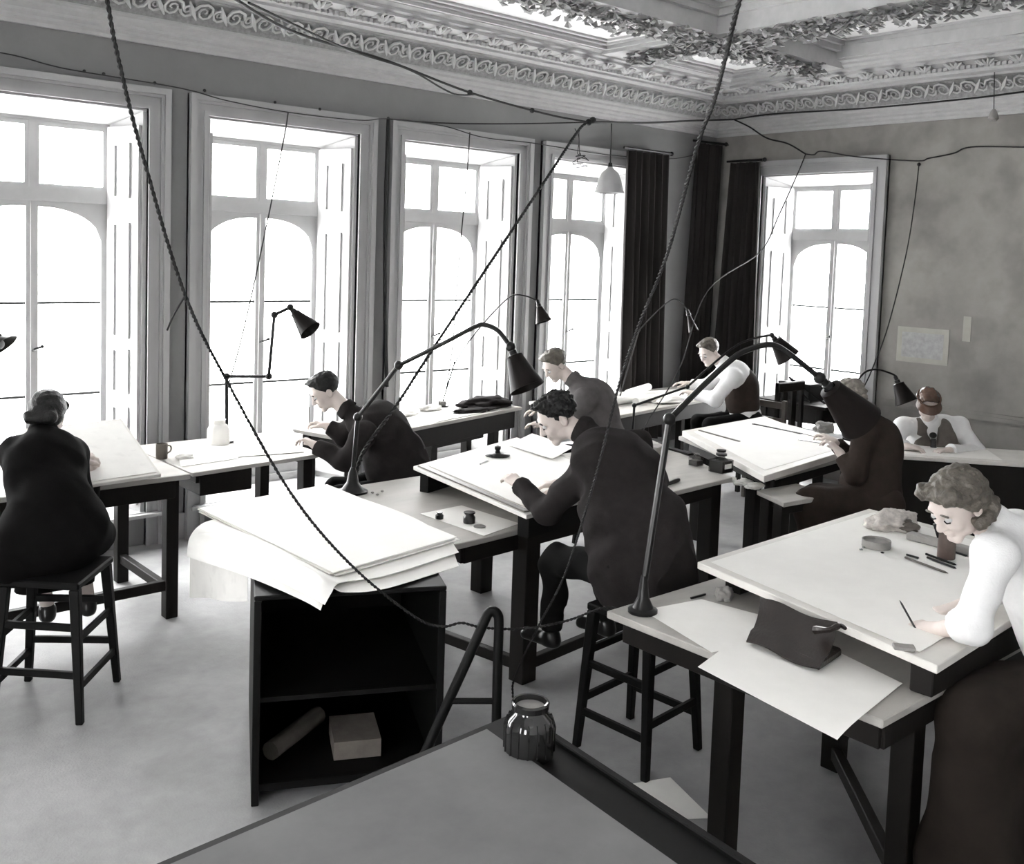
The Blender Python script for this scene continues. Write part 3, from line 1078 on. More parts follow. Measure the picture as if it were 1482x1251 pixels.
cq(0, .03, 0, CDP, 0, zt_).build('side_panel', M_WOODB, cb, bevel=.003)
cq(CWD - .03, CWD, 0, CDP, 0, zt_).build('side_panel', M_WOODB, cb, bevel=.003)
cq(.03, CWD - .03, CDP - .02, CDP, 0, zt_).build('back_panel', M_WOODB, cb)
cq(0, CWD, 0, CDP, zt_, zt_ + .02).build('cabinet_top', M_WOODB, cb, bevel=.004)
cq(.03, CWD - .03, .02, CDP - .02, .05, .08).build('shelf', M_WOODB, cb)
cq(.03, CWD - .03, .02, CDP - .02, .42, .44).build('shelf', M_WOODB, cb)
p_, q_ = CA + CU * .08 + CV * .2, CA + CU * .30 + CV * .5
top(G().tube([(p_.x, p_.y, .125), (q_.x, q_.y, .125)], .04, 10), 'paper_roll', M_VEST, 'rolled drawing lying in the bottom of the black cabinet', 'paper roll', smooth=True)
top(cq(.34, .54, .15, .4, .082, .16), 'paper_bundle', M_VEST, 'bundle of papers at the bottom of the black cabinet beside the roll', 'papers')


# loose top sheets: straight stack plus long sheets curling over the near-left edge
def curl_fn(u, v):
    d = max(0, u - .80)
    return 0


zS = .879
lower = G()
# the curling lower sheets: profile across (from left edge curl to right), swept along
A = Vector(xy(495, 705, .90)).to_3d()
ps = [(-7.30, -2.52), (-6.50, -2.42), (-6.54, -3.66), (-7.28, -3.78)]
st_ = empty('paper_stack', (-6.95, -3.1, zS), 'stack of large white paper sheets on the black cabinet, lower sheets curling over its edges', 'paper stack')
for k, (dx, dy, rot) in enumerate(((0, 0, 0), (.008, -.01, .006), (-.006, .006, -.006), (.0, .0, .0))):
    cs_ = Vector((-6.9, -3.1))
    P = []
    for p in ps:
        q_ = Vector(p) - cs_
        q_ = Vector((q_.x * math.cos(rot) - q_.y * math.sin(rot), q_.x * math.sin(rot) + q_.y * math.cos(rot))) + cs_ + Vector((dx, dy))
        P.append((q_.x, q_.y))
    sheet('paper_sheet', '', P, [zS + .018 + .006 * k] * 4, th=.004, parent=st_, n=6)


def loft(rails, nm, th=.0025, nu=26, nv=20, m=None):
    """sheet through rails of (px, py, z) points, all rails equally long"""
    RL = [catmull([az(*q) for q in r_], 8) for r_ in rails]
    nv = len(RL[0])
    gm = G()
    cols = [catmull([r_[j] for r_ in RL], 5) for j in range(nv)]
    nu = len(cols[0])
    for k in (0, 1):
        for c_ in cols:
            for p in c_: gm.v.append((p.x, p.y, p.z + k * th))
    M_ = nu * nv
    for k in (0, 1):
        for j in range(nv - 1):
            for i in range(nu - 1):
                a = k * M_ + j * nu + i
                gm.f.append((a, a + 1, a + nu + 1, a + nu))
    for j in range(nv - 1):
        for i in (0, nu - 1):
            a = j * nu + i
            gm.f.append((a, a + nu, a + nu + M_, a + M_))
    for i in range(nu - 1):
        for j in (0, nv - 1):
            a = j * nu + i
            gm.f.append((a, a + 1, a + 1 + M_, a + M_))
    gm.build(nm, m or M_PAPER, st_, smooth=True)


loft([[(270, 806, .76), (360, 836, .872), (435, 868, .872), (464, 884, .872)], [(274, 780, .84), (364, 806, .90), (438, 840, .905), (470, 868, .885)], [(288, 762, .905), (372, 788, .935), (444, 824, .93), (480, 852, .90)],
      [(312, 752, .888), (388, 783, .888), (452, 820, .888), (500, 858, .878)], [(385, 735, .888), (450, 765, .888), (520, 802, .888), (560, 852, .874)], [(500, 716, .888), (590, 750, .888), (645, 782, .888), (664, 820, .868)]], 'curling_sheet')
loft([[(282, 800, .78), (368, 826, .885), (440, 860, .888), (470, 876, .89)], [(284, 778, .86), (372, 800, .91), (446, 836, .915), (480, 858, .90)], [(296, 762, .915), (380, 788, .94), (450, 824, .938), (488, 846, .905)],
      [(318, 750, .893), (394, 782, .893), (458, 818, .893), (504, 842, .895)], [(385, 733, .893), (450, 762, .893), (520, 796, .893), (565, 832, .892)], [(500, 714, .893), (590, 746, .893), (645, 778, .893), (664, 800, .89)]], 'curling_sheet')
p0, p1 = az(275, 806, .765), az(358, 834, .86)
gm = G()
for k in (0, .003):
    for t, dz0, dz1 in ((0, 0, 0), (.5, -.10, -.05), (1, -.20, -.11)):
        for i in range(9):
            q = p0.lerp(p1, i / 8)
            gm.v.append((q.x + .02 * math.sin(i * .8) * t + k, q.y + k, q.z + dz0 + (dz1 - dz0) * i / 8))
for k in (0, 1):
    for j in range(2):
        for i in range(8):
            a = k * 27 + j * 9 + i
            gm.f.append((a, a + 1, a + 10, a + 9))
gm.build('hanging_sheet', M_PAPERG, st_, smooth=True)

# ================================================================== LAMPS
def dep(p):
    return (Vector(p) - CAMP).dot(FW)


def shade(root, a, b, r0, r1, m=M_SHADE, sock=.05):
    """conical shade from socket point a to mouth centre b"""
    a, b = Vector(a), Vector(b)
    d = b - a
    L = d.length
    s = G().lathe([(r0 * .55, sock), (r0, sock + .006), (r0 * 1.02, sock + .02), (r1, L), (r1 * 1.01, L), (r1 * .97, L - .002), (r0 * .9, sock + .03), (0, sock + .02)], a, d, n=24, closed=True)
    o = s.build('lamp_shade', m, root, smooth=True)
    G().lathe([(.0, -.01), (.014, -.01), (.016, 0), (.016, sock * .5), (.022, sock * .55), (.022, sock), (0, sock)], a, d, n=12).build('socket', M_METAL, root, smooth=True)
    G().ball(a + d.normalized() * (sock + .07 * L / .17), .026, 8).build('bulb', M_OPAL, root, smooth=True)
    return o


def lamp(label, base, arms, shd, r=.009, base_r=.075, r0=.035, r1=.088, name='desk_lamp', m=M_METAL, joints=(), cone=True, group=None):
    """base: point; arms: list of polylines; shd: (socket, mouth)"""
    base = Vector(base)
    root = empty(name, base, label, 'lamp', group)
    if cone:
        G().lathe([(base_r, 0), (base_r, .012), (base_r * .72, .02), (base_r * .4, .06), (base_r * .28, .12), (.012, .15), (0, .15)], base, n=22).build('base', m, root, smooth=True)
    else:
        G().lathe([(base_r, 0), (base_r, .012), (.015, .02), (.012, .04), (0, .04)], base, n=22).build('base', m, root, smooth=True)
    for i, pl_ in enumerate(arms):
        G().tube(catmull(pl_, 6) if len(pl_) > 2 else pl_, r if i else r * 1.1, 8).build('arm' if i else 'stem', m, root, smooth=True)
    for j, q in enumerate(joints):
        G().ball(q, r * 2.1, 8).build('joint', m, root, smooth=True)
    if shd: shade(root, shd[0], shd[1], r0, r1)
    return root


# big lamp on the middle table
b = az(510, 713, .83)
D = dep(b)
j0, j1 = ad(518, 604, D), ad(577, 529, D - .12)
apx = [j1, ad(640, 498, D - .3), ad(688, 473, D - .42), ad(704, 471, D - .46), ad(722, 480, D - .5), ad(739, 502, D - .54)]
lamp('large black desk lamp with cone shade, arching over the middle table', b, [[b + Vector((0, 0, .1)), j0], [j0, j1], apx], (apx[-1], ad(763, 562, D - .6)), r=.013, base_r=.09, joints=(j0, j1, apx[-1]), r0=.045, r1=.094)
# stay rod
# tall lamp whose base stands on the right foreground table
b = az(930, 886, .832)
D = dep(b)
j0 = ad(969, 607, D)
arm = [j0, ad(1020, 556, D + .05), ad(1062, 518, D + .1), ad(1084, 506, D + .13), ad(1116, 499, D + .16), ad(1142, 512, D + .2), ad(1186, 547, D + .24)]
lamp('tall black lamp on the right foreground table, its long arm crossing the end window', b, [[b + Vector((0, 0, .1)), j0], arm], (arm[-1] + (ad(1200, 556, D + .24) - arm[-1]) * .3, ad(1246, 612, D + .3)),
     r=.0125, base_r=.06, joints=(j0, arm[-1]), r0=.05, r1=.098, m=M_METAL)
k = arm[-1]
# z-shaped lamp
b = az(328, 626, .88)
b = az(328, 640, .88)
D = dep(b)
z1_, z2_, z3_, z4_ = ad(328, 545, D), ad(389, 545, D), ad(397, 456, D), ad(420, 445, D)
lamp('z-shaped bracket lamp with a small cone shade before the second window', b, [[b, z1_], [z1_, z2_], [z2_, z3_], [z3_, z4_]], (z4_, ad(449, 479, D - .05)), r=.012, base_r=.05, joints=(z1_, z2_, z3_, z4_), cone=False, r0=.034, r1=.082)
# thin lamp before the third window
b = Vector((*(Vector((-3.95, -.62)) + Vector((-.25, .97)) * .38), .88))
D = dep(b)
px_ = 741 + FPX * (b - CAMP).dot(RT) / D
lamp_b = ad(655, 600, D)
z1_, z2_, z3_ = ad(658, 525, D), ad(742, 428, D - .1), ad(778, 436, D - .15)
lamp('thin curved lamp with dark cone shade standing before the third window', ad(655, 604, D) * 0 + b, [[b + Vector((0, 0, .02)), z1_], [z1_, ad(685, 486, D - .03), ad(720, 446, D - .08), z2_, ad(762, 429, D - .13), z3_]],
     (z3_, ad(787, 466, D - .17)), r=.006, base_r=.06, joints=(z1_,), cone=False, r0=.03, r1=.075)
# thin lamp in the dark corner
b = Vector((-2.35, -.8, .86))
D = dep(b)
b = Vector((b.x, b.y, .86))
z1_ = ad(925, 478, D)
lamp('thin pale lamp arching in front of the dark corner curtains', b, [[b, z1_], [z1_, ad(950, 452, D), ad(972, 434, D), ad(985, 437, D), ad(995, 450, D)]], (ad(995, 450, D), ad(1004, 480, D - .05)), r=.006, base_r=.05, cone=False, m=M_CORDL, r0=.02, r1=.05, joints=(z1_,))
# flat-arm lamp behind the middle man
b = az(915, 640, .83)
D = dep(b)
z1_, z2_ = ad(918, 587, D), ad(995, 560, D)
lamp('black jointed lamp with its shade in front of the end window', b, [[b, z1_], [z1_, z2_], [z2_, ad(1040, 520, D + .1), ad(1070, 498, D + .15), ad(1095, 489, D + .2), ad(1117, 485, D + .2)]], (ad(1117, 485, D + .2), ad(1141, 518, D + .2)), r=.009, base_r=.05, cone=False,
     joints=(z1_, z2_, ad(1117, 485, D + .2)), r0=.05, r1=.1)
# lamp of the man with the eyeshade
b = Vector((-2.0, -3.2, .78))
D = dep(b)
z1_ = ad(1237, 556, D)
lamp('curved lamp whose brown cone shade hangs beside the man with the eyeshade', b, [[b, z1_], [z1_, ad(1252, 539, D), ad(1270, 535, D), ad(1290, 541, D), ad(1297, 545, D)]], (ad(1296, 546, D), ad(1312, 583, D - .05)), r=.008, base_r=.05, cone=False, joints=(z1_,), r0=.045, r1=.09)
# lamp cut by the left edge of the picture
b = Vector((-8.75, -1.0, .88))
D = dep(b)
lamp('black cone-shaded lamp cut off by the left edge of the picture', b, [[b, ad(-95, 520, D)], [ad(-95, 520, D), ad(-60, 455, D), ad(-30, 462, D), ad(-18, 478, D)]], (ad(-18, 478, D), ad(2, 502, D)), r=.008, base_r=.05, cone=False, r0=.04, r1=.09)
# chrome diagonal arm on the side desk
b = Vector((-.6, -1.95, .88))
D = dep(b)
rt_ = empty('jointed_rod', b, 'pale slanting metal rod fixed to the small desk below the end window', 'rod')
G().tube([ad(1142, 546, D), ad(1180, 592, D), ad(1196, 594, D)], .009, 6).build('rod', M_CORDL, rt_, smooth=True)
G().tube([b, ad(1142, 546, D)], .012, 6).build('post', M_METAL, rt_, smooth=True)

# pendant shade
pc_ = ad(883, 244, 8.9)
pn = empty('pendant_lamp', pc_, 'grey bell-shaped pendant shade hanging before the fourth window', 'lamp')
G().lathe([(.018, .02), (.03, .0), (.075, -.04), (.105, -.11), (.125, -.19), (.137, -.215), (.134, -.217), (.12, -.19), (.10, -.11), (.07, -.045), (.025, -.01), (0, -.008)], pc_, n=28, closed=True).build('lamp_shade', M_OPAL, pn, smooth=True)
G().lathe([(0, .05), (.016, .05), (.02, .03), (.024, .0), (.03, -.012)], pc_, n=12).build('lamp_cap', M_METAL, pn, smooth=True)
pt = ad(885, 178, 8.9)
G().tube([pc_ + Vector((0, 0, .04)), pt], .006, 6).build('flex', M_CORD, pn)
# small bare fitting on the right
q0, q1 = ax(1438, 122, -.35), ax(1438, 165, -.35)
bn = empty('bulb_holder', q1, 'small empty lampholder hanging near the end wall on the right', 'lampholder')
G().tube([Vector((q0.x, q0.y, 4.0)), q1 + Vector((0, 0, .03))], .004, 6).build('flex', M_CORDL, bn)
G().lathe([(0, .04), (.015, .04), (.03, .01), (.045, -.04), (.03, -.06), (0, -.06)], q1, n=14).build('lamp_cap', M_GREY, bn, smooth=True)


# ================================================================== FLEXES AND CABLES
def twisted(name, label, pts, r=.004, pitch=.045, group='flexes strung across the room', tail=None, thin=False):
    P = catmull(pts, 10)
    root = empty(name, P[0], label, 'cable', group)
    # resample by length
    Ls = [0]
    for a, b in zip(P, P[1:]): Ls.append(Ls[-1] + (b - a).length)
    n = int(Ls[-1] / (pitch / 5)) + 1
    n = min(n, 1500)
    out = []
    j = 0
    for i in range(n + 1):
        t = Ls[-1] * i / n
        while j < len(Ls) - 2 and Ls[j + 1] < t: j += 1
        f = (t - Ls[j]) / max(1e-9, Ls[j + 1] - Ls[j])
        out.append((P[j].lerp(P[j + 1], f), t))
    for s in (0, 1):
        q = []
        for i, (p, t) in enumerate(out):
            d = (out[min(i + 1, n)][0] - out[max(i - 1, 0)][0]).normalized()
            u, w = frame_of(d)
            a = 2 * PI * t / pitch + s * PI
            q.append(p + (u * math.cos(a) + w * math.sin(a)) * r * .85)
        G().tube(q, r, 5).build('strand', M_CORD, root, smooth=True)
    if tail:
        G().tube(catmull(tail, 6), .0025, 6).build('loose_end', M_CORD, root, smooth=True)
    return root


def wire(name, label, pts, r=.004, m=None, knots=(), group='flexes strung across the room', sm=8):
    root = empty(name, pts[0], label, 'cable', group)
    G().tube(catmull(pts, sm) if sm else pts, r, 6).build('flex', m or M_CORD, root, smooth=True)
    for kq in knots:
        G().ball(kq, r * 2.6, 6).build('knot', m or M_CORD, root, smooth=True)
    return root


def cl(label, f, pts, **k):
    return f('cable', label, pts, group=None, **k)


E1 = ad(155, 0, 2.1)
cl('thick twisted flex swooping from the upper left across the windows to the foreground lamp', twisted,
   [ad(120, -200, 1.9), E1, ad(170, 80, 2.2), ad(205, 220, 2.4), ad(268, 428, 2.7), ad(330, 555, 3.0), ad(425, 720, 3.25), ad(512, 822, 3.45), ad(600, 893, 3.62), ad(640, 907, 3.68), ad(668, 902, 3.72), ad(700, 909, 3.76), ad(760, 910, 3.85),
    ad(820, 899, 3.95), ad(872, 880, 4.04), ad(893, 882, 4.08), ad(905, 893, 4.1)], r=.0031, pitch=.036, tail=[ad(268, 428, 2.7), ad(252, 455, 2.72), ad(242, 478, 2.75)])
cl('thick twisted flex hanging from the ceiling past the corner down to the middle table leg', twisted,
   [ad(1110, -120, 1.7), ad(1070, 0, 1.8), ad(1035, 140, 2.2), ad(1008, 215, 2.4), ad(965, 370, 2.9), ad(925, 470, 3.2), ad(895, 560, 3.5), ad(862, 690, 3.8), ad(818, 830, 4.3), ad(780, 905, 4.6), ad(745, 980, 4.75), ad(742, 1010, 4.8)], r=.0033, pitch=.042)
N1, N2, N3 = ad(852, 177, 8.4), ad(1062, 173, 11.0), ax(1166, 223, -.12)
cl('pair of dark cables slung from the ceiling to the knot above the fourth window', wire, [ad(318, -30, 4.2), ad(343, 0, 4.4), ad(430, 48, 5.2), ad(560, 88, 6.2), ad(680, 134, 7.2), ad(790, 165, 8.0), N1], r=.008, knots=(ad(680, 134, 7.2), ad(770, 160, 7.85)))
cl('slack cable looping below the main overhead cables', wire, [ad(360, 4, 4.5), ad(500, 70, 5.7), ad(590, 100, 6.4), ad(640, 128, 6.9), ad(662, 137, 7.1), ad(690, 137, 7.3)], r=.006)
cl('dark cable running level from the window knot to the room corner', wire, [N1, ad(880, 177, 8.8), ad(930, 178, 9.6), ad(1000, 175, 10.5), N2], r=.011, knots=(N1, ad(858, 174, 8.45)))
cl('cable dropping from the room corner to the bracket above the end window', wire, [N2, ax(1085, 184, -.22), ax(1110, 200, -.14), ax(1140, 208, -.12), N3], r=.009)
cl('cable along the end wall under the cornice', wire, [N2, ax(1120, 165, -.5), ax(1250, 157, -.5), ax(1400, 143, -.5), ax(1482, 133, -.5), ax(1600, 120, -.5)], r=.009)
cl('cable along the top of the end window and on across the stained wall', wire, [N3, ax(1178, 224, -.12), ax(1190, 219, -.12), ax(1240, 227, -.12), ax(1325, 233, -.05), ax(1345, 229, -.03), ax(1380, 222, -.03), ax(1405, 213, -.03), ax(1480, 213, -.03), ax(1600, 216, -.03)], r=.007, knots=(ax(1330, 238, -.04),))
cl('twisted flex slanting from the overhead knot to the large middle lamp', twisted, [N1, ad(838, 188, 8.3), ad(800, 245, 7.9), ad(720, 365, 7.3), ad(630, 500, 6.6), ad(575, 585, 6.2), ad(528, 650, 5.95), ad(514, 690, 5.85)], r=.0072, pitch=.07)
cl('thin flex falling before the second window to the z-shaped lamp', wire, [ay(417, 163, -.1), ad(411, 200, 7.3), ad(385, 330, 7.3), ad(352, 480, 7.25), ad(330, 560, 7.25)], r=.005, m=M_CORDL)
cl('thin flex falling before the third window', wire, [ay(680, 192, -.1), ad(676, 250, 8.4), ad(664, 380, 8.4), ad(655, 500, 8.3), ad(645, 570, 8.2)], r=.005, m=M_CORDL)
cl('thin flex running down from the end window bracket across the curtain', wire, [N3, ax(1155, 250, -.2), ax(1128, 310, -.32), ax(1100, 365, -.45), ad(1025, 420, 9.4), ad(985, 530, 8.8), ad(938, 610, 8.2), ad(925, 640, 8.0)], r=.006)
cl('thin flex falling down the right side of the end window to the eyeshade lamp', wire, [ax(1330, 238, -.05), ax(1324, 290, -.2), ax(1312, 365, -.5), ax(1286, 470, -.9), ad(1262, 535, 8.6), ad(1245, 570, 8.3)], r=.006)
cl('thin cable stapled along the wall above the tall windows', wire, [ay(-60, 66, -.03), ay(20, 80, -.02), ay(75, 95, -.03), ay(120, 104, -.03), ay(230, 122, -.085), ay(280, 132, -.085), ay(330, 146, -.09), ay(420, 163, -.1), ay(520, 174, -.09), ay(562, 172, -.09), ay(640, 182, -.085), ay(700, 199, -.085), ay(770, 207, -.085), ay(850, 220, -.085), ay(900, 226, -.085), ay(968, 230, -.03), ay(1008, 224, -.03)],
   r=.0045, knots=[ay(x, y, -.02) for x, y in ((122, 103), (150, 107), (224, 120))] + [ay(296, 131, -.09), ay(398, 148, -.09), ay(463, 158, -.09), ay(562, 171, -.09)], m=mat('wall_cable', g(.2), .8))
cl('slack cable from the pier to the overhead knot', wire, [ay(562, 172, -.1), ad(600, 176, 8.0), ad(670, 179, 8.2), ad(760, 179, 8.3), N1], r=.006)
cl('dark cable running straight down the pier beside the third window', wire, [ay(562, 173, -.09), ay(558, 300, -.09), ay(557, 420, -.09), ay(560, 560, -.09)], r=.016, sm=4)
# hanging tangle of wire
tg = empty('wire_tangle', ad(842, 190, 8.3), 'thin tangle of loose wire hanging from the overhead knot', 'wire')
rr = random.Random(11)
for a0 in (0, 1):
    P = [ad(832 + 6 * a0, 186, 8.3), ad(838, 200, 8.3), ad(836 + 3 * a0, 222, 8.3)]
    for i in range(9): P.append(ad(838 + rr.uniform(-9, 14), 222 + i * 2.2 + rr.uniform(-4, 4), 8.3 + rr.uniform(-.05, .05)))
    G().tube(catmull(P, 5), .0035, 5).build('loose_wire', M_CORDL, tg, smooth=True)

# ================================================================== SMALL THINGS
def bottle(label, p, r, h, name='ink_bottle', m=M_GLASSB, fill=.6, square=False, cap=True, neck=.45, group=None, capm=None, lab=None):
    p = Vector(p)
    root = empty(name, p, label, 'bottle', group)
    if square:
        e = r * .92
        gm = G().box(p.x - e, p.x + e, p.y - e, p.y + e, p.z, p.z + h * .68)
        gm.lathe([(e, h * .68), (r * neck, h * .8), (r * neck, h * .9)], p, n=4)
        gm.build('bottle_glass', m, root, bevel=.003)
        G().box(p.x - e * .88, p.x + e * .88, p.y - e * .88, p.y + e * .88, p.z + .004, p.z + h * fill).build('ink', M_INK, root)
    else:
        G().lathe([(r * .95, 0), (r, .004), (r, h * .55), (r * .85, h * .66), (r * neck, h * .74), (r * neck, h * .88), (r * neck * 1.2, h * .9)], p, n=20).build('bottle_glass', m, root, smooth=True)
        G().lathe([(r * .88, .004), (r * .9, .006), (r * .9, h * fill * .9), (0, h * fill * .9)], p, n=18).build('ink', M_INK, root, smooth=True)
    if cap:
        G().lathe([(r * neck * 1.15, h * .88), (r * neck * 1.3, h * .9), (r * neck * 1.3, h), (0, h)], p, n=16).build('stopper', capm or M_INK, root, smooth=True)
    if lab:
        G().box(p.x - r * .6, p.x + r * .5, p.y - r * .96, p.y - r * .93, p.z + h * .25, p.z + h * .5).build('bottle_label', M_PAPER, root)
    return root


def lump(name, label, c, r, m, cat, n=7, seed=1, flat=.5, group=None):
    """crumpled shape"""
    rr = random.Random(seed)
    bm = bmesh.new()
    bmesh.ops.create_icosphere(bm, subdivisions=4, radius=1)
    off = Vector((rr.uniform(0, 50), rr.uniform(0, 50), 0))
    for v in bm.verts:
        k = 1 + .45 * noise.noise(v.co * 1.6 + off) + .28 * abs(noise.noise(v.co * 4.2 + off)) - .12 * abs(noise.noise(v.co * 9 + off))
        v.co = Vector((v.co.x * r[0] * k, v.co.y * r[1] * k, max(-.0, v.co.z * r[2] * k + r[2] * flat)))
    me = bpy.data.meshes.new(name)
    bm.to_mesh(me)
    bm.free()
    me.polygons.foreach_set('use_smooth', [True] * len(me.polygons))
    me.materials.append(m)
    o = bpy.data.objects.new(name, me)
    COL.objects.link(o)
    o.location = c
    return tag(o, label, cat, group)


def rodt(name, label, a, b, r, m, cat, group=None, sq=False):
    gm = G()
    if sq:
        gm.bar(a, b, r * 2.6, r * .8)
    else:
        gm.tube([a, Vector(a).lerp(Vector(b), .93), b], [r, r, r * .3], 6)
    return top(gm, name, m, label, cat, group)


Z2 = .832
# middle table, left end: paper with two ink pots
pap = sheet('paper_sheet', 'sheet of paper under the two ink pots on the middle table', [xy(608, 744, Z2), xy(700, 776, Z2), xy(752, 758, Z2), xy(668, 732, Z2)], [Z2] * 4)
bottle('small black ink pot, the lesser of two on the paper sheet', az(636, 751, Z2 + .002), .022, .035, 'ink_pot', M_INK, cap=True, neck=.6)
bottle('larger black ink pot standing on the paper by the raised board', az(679, 757, Z2 + .002), .032, .058, 'ink_pot', M_INK, cap=True, neck=.75)
top(G().lathe([(.03, 0), (.032, .004), (.03, .006), (0, .006)], az(694, 763, Z2 + .002), n=18), 'round_disc', M_GREY, 'flat round lid lying beside the larger ink pot', 'lid', smooth=True)
for i, (x, y) in enumerate(((539, 713), (546, 716), (553, 711))):
    top(G().ball(az(x, y, Z2 + .006), (.01, .01, .006), 6), 'drawing_pin', M_GREY, ('leftmost', 'middle', 'rightmost')[i] + ' of three tiny drawing pins right of the large middle lamp base', 'pin', 'drawing pins on the middle table', smooth=True)
# on the raised middle board
pw = az(720, 660, .982)
pwt = empty('paperweight', pw, 'dark round knobbed paperweight on the raised middle board', 'paperweight')
G().lathe([(.075, 0), (.08, .006), (.07, .014), (.02, .022), (.014, .035), (.02, .045), (.02, .06), (0, .066)], pw, n=22).build('weight_disc', M_METAL, pwt, smooth=True)
rodt('pencil', 'short pencil lying on the raised middle board near the paperweight', az(695, 672, .982), az(706, 667, .982), .004, M_INK, 'pencil')
sheet('paper_sheet', 'white sheet sticking out behind the raised middle board', [xy(735, 645, .99), xy(800, 665, .99), xy(830, 648, .99), xy(770, 628, .99)], [.992] * 4)
# right end of the middle table
bottle('small clear bottle with glass stopper on the middle table beside the lamp stem', az(1007, 674, Z2), .042, .085, 'glass_bottle', M_GLASSL, fill=.45, square=True, capm=M_GLASSL)
bottle('square ink bottle with a white label at the right end of the middle table', az(1043, 683, Z2), .065, .125, 'ink_bottle', M_GLASSB, fill=.62, square=True, lab=True)
top(G().lathe([(.032, 0), (.034, .004), (.034, .014), (0, .016)], az(1044, 654, .90), n=18), 'bottle_cap', M_METAL, 'dark round cap on the third board above the square ink bottle', 'cap', smooth=True)
rodt('penknife', 'dark penknife at the near edge of the middle table behind the man', az(958, 703, Z2 + .01), az(984, 694, Z2 + .01), .012, M_INK, 'knife')
top(G().box(-.07, .07, -.045, .045, 0, .075).move(rotq(az(948, 660, Z2), .3)), 'wooden_block', M_GREY, 'grey wooden block on the middle table behind the man in the dark jacket', 'block', bevel=.005)
rodt('ruler', 'dark ruler lying flat on the middle table beside the third board', az(968, 649, Z2 + .004), az(1000, 658, Z2 + .004), .02, M_WOODB, 'ruler', sq=True)
# low table with papers
for i, (x, y, s_) in enumerate(((1052, 697, 1), (1075, 701, 2), (1092, 706, 3))):
    lump('crumpled_paper', ('leftmost', 'middle', 'rightmost')[s_ - 1] + ' of the crumpled papers on the low narrow table', az(x, y, .77), (.07, .05, .022), M_PAPERG, 'paper', seed=s_, group='crumpled papers on the low narrow table')
# third table board things
zb3 = .9012
rodt('ruler', 'long thin ruler lying along the third board', az(1012, 623, zb3), az(1070, 639, zb3), .008, M_EDGE, 'ruler', sq=True)
rodt('pen', 'dark pen lying near the right edge of the third board', az(1155, 637, zb3), az(1188, 642, zb3), .005, M_INK, 'pen')
rodt('set_square_edge', 'dark straight edge at the back of the third board', az(1090, 614, zb3), az(1160, 628, zb3), .012, M_WOODB, 'straight edge', sq=True)
rodt('pencil', 'thin pencil lying across the back of the third board', az(1150, 625, zb3), az(1210, 640, zb3), .004, M_EDGE, 'pencil')
lump('instrument_case', 'dark crumpled case at the far right of the third board', az(1192, 625, zb3), (.10, .07, .05), M_GREY, 'case', seed=8)
# right foreground board things
z4 = .967
tin = az(1268, 792, z4)
tn = empty('round_tin', tin, 'shallow round grey tin on the right foreground board', 'tin')
G().lathe([(.062, 0), (.064, .003), (.064, .035), (.060, .036), (.058, .028), (0, .026)], tin, n=28).build('tin_body', M_GREY, tn, smooth=True)
rr = random.Random(4)
for i in range(7):
    p = az(1262 + rr.uniform(-18, 18), 798 + rr.uniform(-6, 5), z4)
    gm = G().lathe([(.007, 0), (.009, .003), (.004, .006), (0, .007)], p, n=8)
    top(gm, 'brass_pin', M_METAL if i % 2 else M_CHROME, 'tiny pin head scattered below the round tin', 'pin', 'pins beside the round tin', smooth=True)
lump('cleaning_rag', 'crumpled stained rag at the far edge of the right foreground board', az(1290, 762, z4), (.15, .09, .05), M_RAG, 'rag', seed=21)
lump('cleaning_rag', 'smaller dark rag tucked right of the big crumpled rag', az(1312, 768, z4), (.06, .05, .03), M_VEST, 'rag', seed=33)
a, b = az(1315, 780, z4), az(1446, 815, z4)
top(G().bar((a.x, a.y, z4 + .018), (b.x, b.y, z4 + .018), .05, .034), 'scale_case', M_GREY, 'long grey scale case behind the dark pot on the right foreground board', 'case', bevel=.004)
pp = az(1369, 808, z4)
pt_ = empty('brush_pot', pp, 'dark cylindrical pot standing in front of the woman in the white blouse', 'pot')
G().lathe([(.036, 0), (.038, .004), (.038, .115), (.034, .117), (.033, .1), (0, .098)], pp, n=26).build('pot_body', M_POT, pt_, smooth=True)
G().tube([pp + Vector((-.02, .03, .09)), pp + Vector((-.035, .045, .15))], .008, 6).build('brush', M_INK, pt_)
for i, (x0, y0, x1_, y1_, m_) in enumerate(((1312, 803, 1330, 808, M_INK), (1310, 807, 1372, 830, M_EDGE), (1340, 802, 1384, 818, M_WOODB), (1342, 807, 1384, 823, M_METAL), (1375, 797, 1400, 805, M_INK))):
    rodt('pencil', ('short dark pencil stub at the left of the pencils by the pot', 'long pale pencil, nearest of the pencils by the pot', 'dark pencil lying just below the pot', 'metal ruling pen lying beside the dark pencil', 'short dark pen touching the right of the pot')[i],
         az(x0, y0, z4 + .006), az(x1_, y1_, z4 + .006), .005, m_, 'pencil')
er = az(1308, 940, z4)
top(G().box(-.035, .035, -.018, .018, 0, .014).move(rotq(er, -.9)), 'eraser', M_GREY, 'grey rectangular eraser at the near edge of the right foreground board', 'eraser', bevel=.003)
